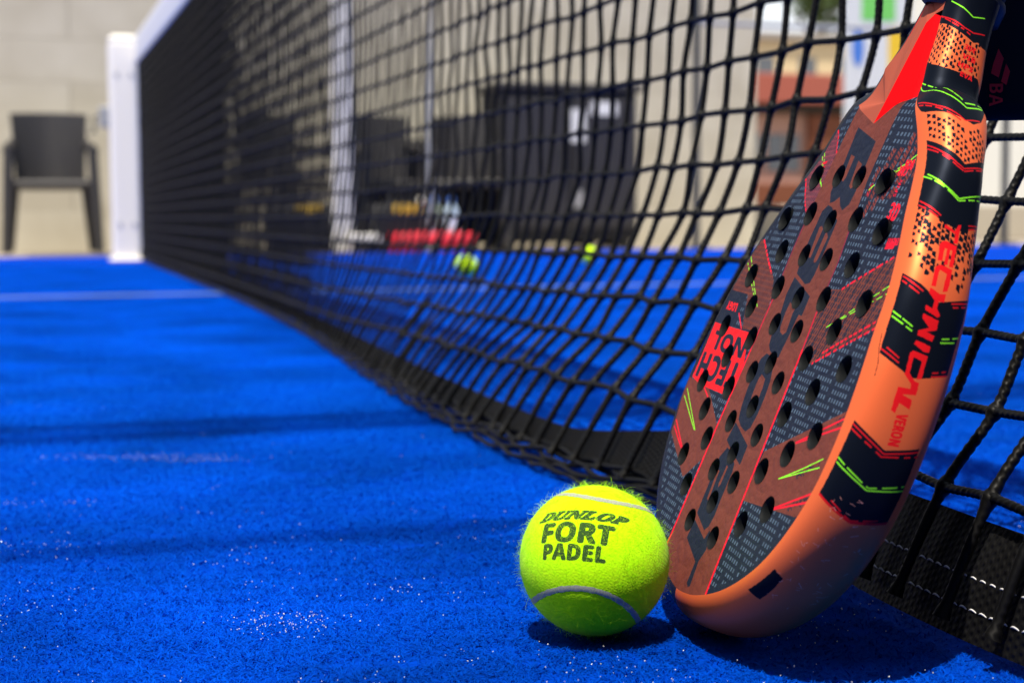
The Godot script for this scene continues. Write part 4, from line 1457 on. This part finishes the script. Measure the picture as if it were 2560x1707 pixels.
func tree(label: String, at: Vector3, h: float, r: float) -> void:
	var t := thing("tree", label, "tree", at)
	var bark := mat(lin(.09, .06, .04), .9)
	var trunk := put("trunk", tube(PackedVector3Array([Vector3(0, -.1, 0), Vector3(.1, h * .25, 0), Vector3(-.05, h * .5, .1), Vector3(.1, h * .8, 0)]), PackedFloat32Array([h * .035, h * .026, h * .02, h * .008]), 10), bark, t)
	for k in 6:
		var a := TAU * k / 6.0
		var y := h * lerpf(.55, .72, fmod(k * .37, 1.0))
		put("limb", rod(Vector3(0, y, 0), Vector3(cos(a) * r * .7, y + h * .12, sin(a) * r * .7), h * .012, 7, h * .004), bark, trunk)
	var V := PackedVector3Array()
	var NN := PackedVector3Array()
	var I := PackedInt32Array()
	var C := PackedColorArray()
	for cl in 46:
		var d := Vector3(rng.randfn(), rng.randfn() * .8, rng.randfn()).normalized() * pow(rng.randf(), .45) * r
		var cc := Vector3(0, h * .80, 0) + d * Vector3(1, h * .17 / r, 1)
		var cr := r * rng.randf_range(.2, .38)
		for l in 130:
			var p := cc + Vector3(rng.randfn(), rng.randfn(), rng.randfn()) * cr * .55
			var u := Vector3(rng.randfn(), rng.randfn(), rng.randfn()).normalized()
			var w := u.cross(Vector3(rng.randfn(), rng.randfn(), rng.randfn())).normalized()
			var sz := rng.randf_range(.08, .16)
			var nn := u.cross(w)
			if nn.dot(p - Vector3(0, h * .80, 0)) < 0: nn = -nn
			var b := V.size()
			var col := Color(.05, .10, .02).lerp(Color(.09, .13, .03), rng.randf())
			for q in [u * -sz, w * sz * .5, u * sz, w * -sz * .5]:
				V.append(p + q); NN.append(nn); C.append(col)
			var fn := (V[b + 2] - V[b]).cross(V[b + 1] - V[b])
			for z in ([0, 1, 2, 0, 2, 3] if fn.dot(nn) > 0 else [0, 2, 1, 0, 3, 2]): I.append(b + z)
	var arr := []
	arr.resize(Mesh.ARRAY_MAX)
	arr[Mesh.ARRAY_VERTEX] = V
	arr[Mesh.ARRAY_NORMAL] = NN
	arr[Mesh.ARRAY_COLOR] = C
	arr[Mesh.ARRAY_INDEX] = I
	var me := ArrayMesh.new()
	me.add_surface_from_arrays(Mesh.PRIMITIVE_TRIANGLES, arr)
	var lm := mat(Color.WHITE, .7)
	lm.vertex_color_use_as_albedo = true
	tag(put("crown", me, lm, t), "", "", "", "stuff")

func make_sky() -> void:
	var env := Environment.new()
	env.background_mode = Environment.BG_SKY
	var sm := ProceduralSkyMaterial.new()
	sm.sky_top_color = Color(.60, .64, .70)
	sm.sky_horizon_color = Color(.88, .89, .89)
	sm.sky_curve = .18
	sm.ground_bottom_color = Color(.30, .28, .25)
	sm.ground_horizon_color = Color(.62, .64, .66)
	sm.sky_energy_multiplier = 1.1
	sm.ground_energy_multiplier = 0.6
	var sky := Sky.new()
	sky.sky_material = sm
	env.sky = sky
	env.tonemap_mode = Environment.TONE_MAPPER_LINEAR
	env.tonemap_exposure = 1.42
	env.sdfgi_enabled = true
	env.ssao_enabled = true
	env.ssil_enabled = true
	var we := WorldEnvironment.new()
	we.name = "world_environment"
	we.environment = env
	add_child(we)

func _ready() -> void:
	rng.seed = 20240611
	# camera
	var cam := Camera3D.new()
	cam.name = "camera"
	add_child(cam)
	var pitch := atan(314.0 / 3900.0)
	var roll := deg_to_rad(.3)
	var right := Vector3(1, 0, 0)
	var up := Vector3(0, cos(pitch), -sin(pitch))
	var fwd := Vector3(0, -sin(pitch), -cos(pitch))
	var r2 := right * cos(roll) - up * sin(roll)
	var u2 := right * sin(roll) + up * cos(roll)
	cam.transform = Transform3D(Basis(r2, u2, -fwd), EYE)
	var at := CameraAttributesPhysical.new()
	at.frustum_focal_length = 24.0 * 3900.0 / 1707.0
	at.frustum_focus_distance = 0.69
	at.exposure_aperture = 10.8
	at.frustum_near = 0.05
	at.frustum_far = 900.0
	cam.attributes = at
	cam.fov = rad_to_deg(2.0 * atan(853.5 / 3900.0))
	cam.near = 0.05
	cam.far = 900.0
	cam.current = true
	make_sky()
	# sun: from behind the camera on the left
	var sun := DirectionalLight3D.new()
	sun.name = "sun"
	sun.light_color = Color(1.0, .96, .89)
	sun.light_energy = 1.6
	sun.light_angular_distance = 0.5
	sun.shadow_enabled = true
	add_child(sun)
	sun.look_at_from_position(SUN * 10.0, Vector3.ZERO, UPV)
	# shared materials
	M.white = mat(lin(.93, .90, .82), .6, .3)
	M.dark_metal = mat(lin(.025, .030, .034), .5)
	M.grey_metal = mat(lin(.35, .36, .36), .45)
	M.rattan = mat(lin(.026, .024, .025), .5, .5)
	M.rattan.heightmap_enabled = true
	M.rattan.heightmap_texture = weave()
	M.rattan.heightmap_scale = .25
	M.rattan.uv1_triplanar = true
	M.rattan.uv1_scale = Vector3.ONE * 14.0
	M.bag = mat(lin(.010, .010, .012), .7)
	M.yellow = mat(lin(.75, .48, .04), .6)
	M.red = mat(lin(.62, .012, .03), .6)
	M.pale = mat(lin(.45, .56, .42), .35)
	M.bluewhite = mat(lin(.50, .66, .78), .3)
	M.bluecap = mat(lin(.05, .16, .6), .4)
	M.paper = mat(lin(.78, .78, .74), .8)
	M.paper_grey = mat(lin(.3, .3, .3), .8)
	M.banner = mat(lin(.68, .70, .68), .6)
	M.glass_dark = mat(lin(.10, .11, .13), .15, .6)
	M.felt = mat(lin(.60, .97, .006), .95, .1)
	M.seam = mat(lin(.55, .58, .45), .9, .2)
	# setting, then things
	make_turf()
	make_background()
	make_net()
	make_post(6.99, "white square net post at the far end of the black net")
	make_post(-3.03, "white square net post at the near end of the net, behind the camera")
	make_racket()
	make_near_ball()
	make_far_ball(court(4.62, 1.300, BALL_R), "yellow ball on the turf behind the net, nearer and further left of the two", Vector3(.3, .5, .2))
	make_far_ball(court(5.55, 2.045, BALL_R), "yellow ball on the turf behind the net, farther and further right of the two", Vector3(1.3, .2, .9))
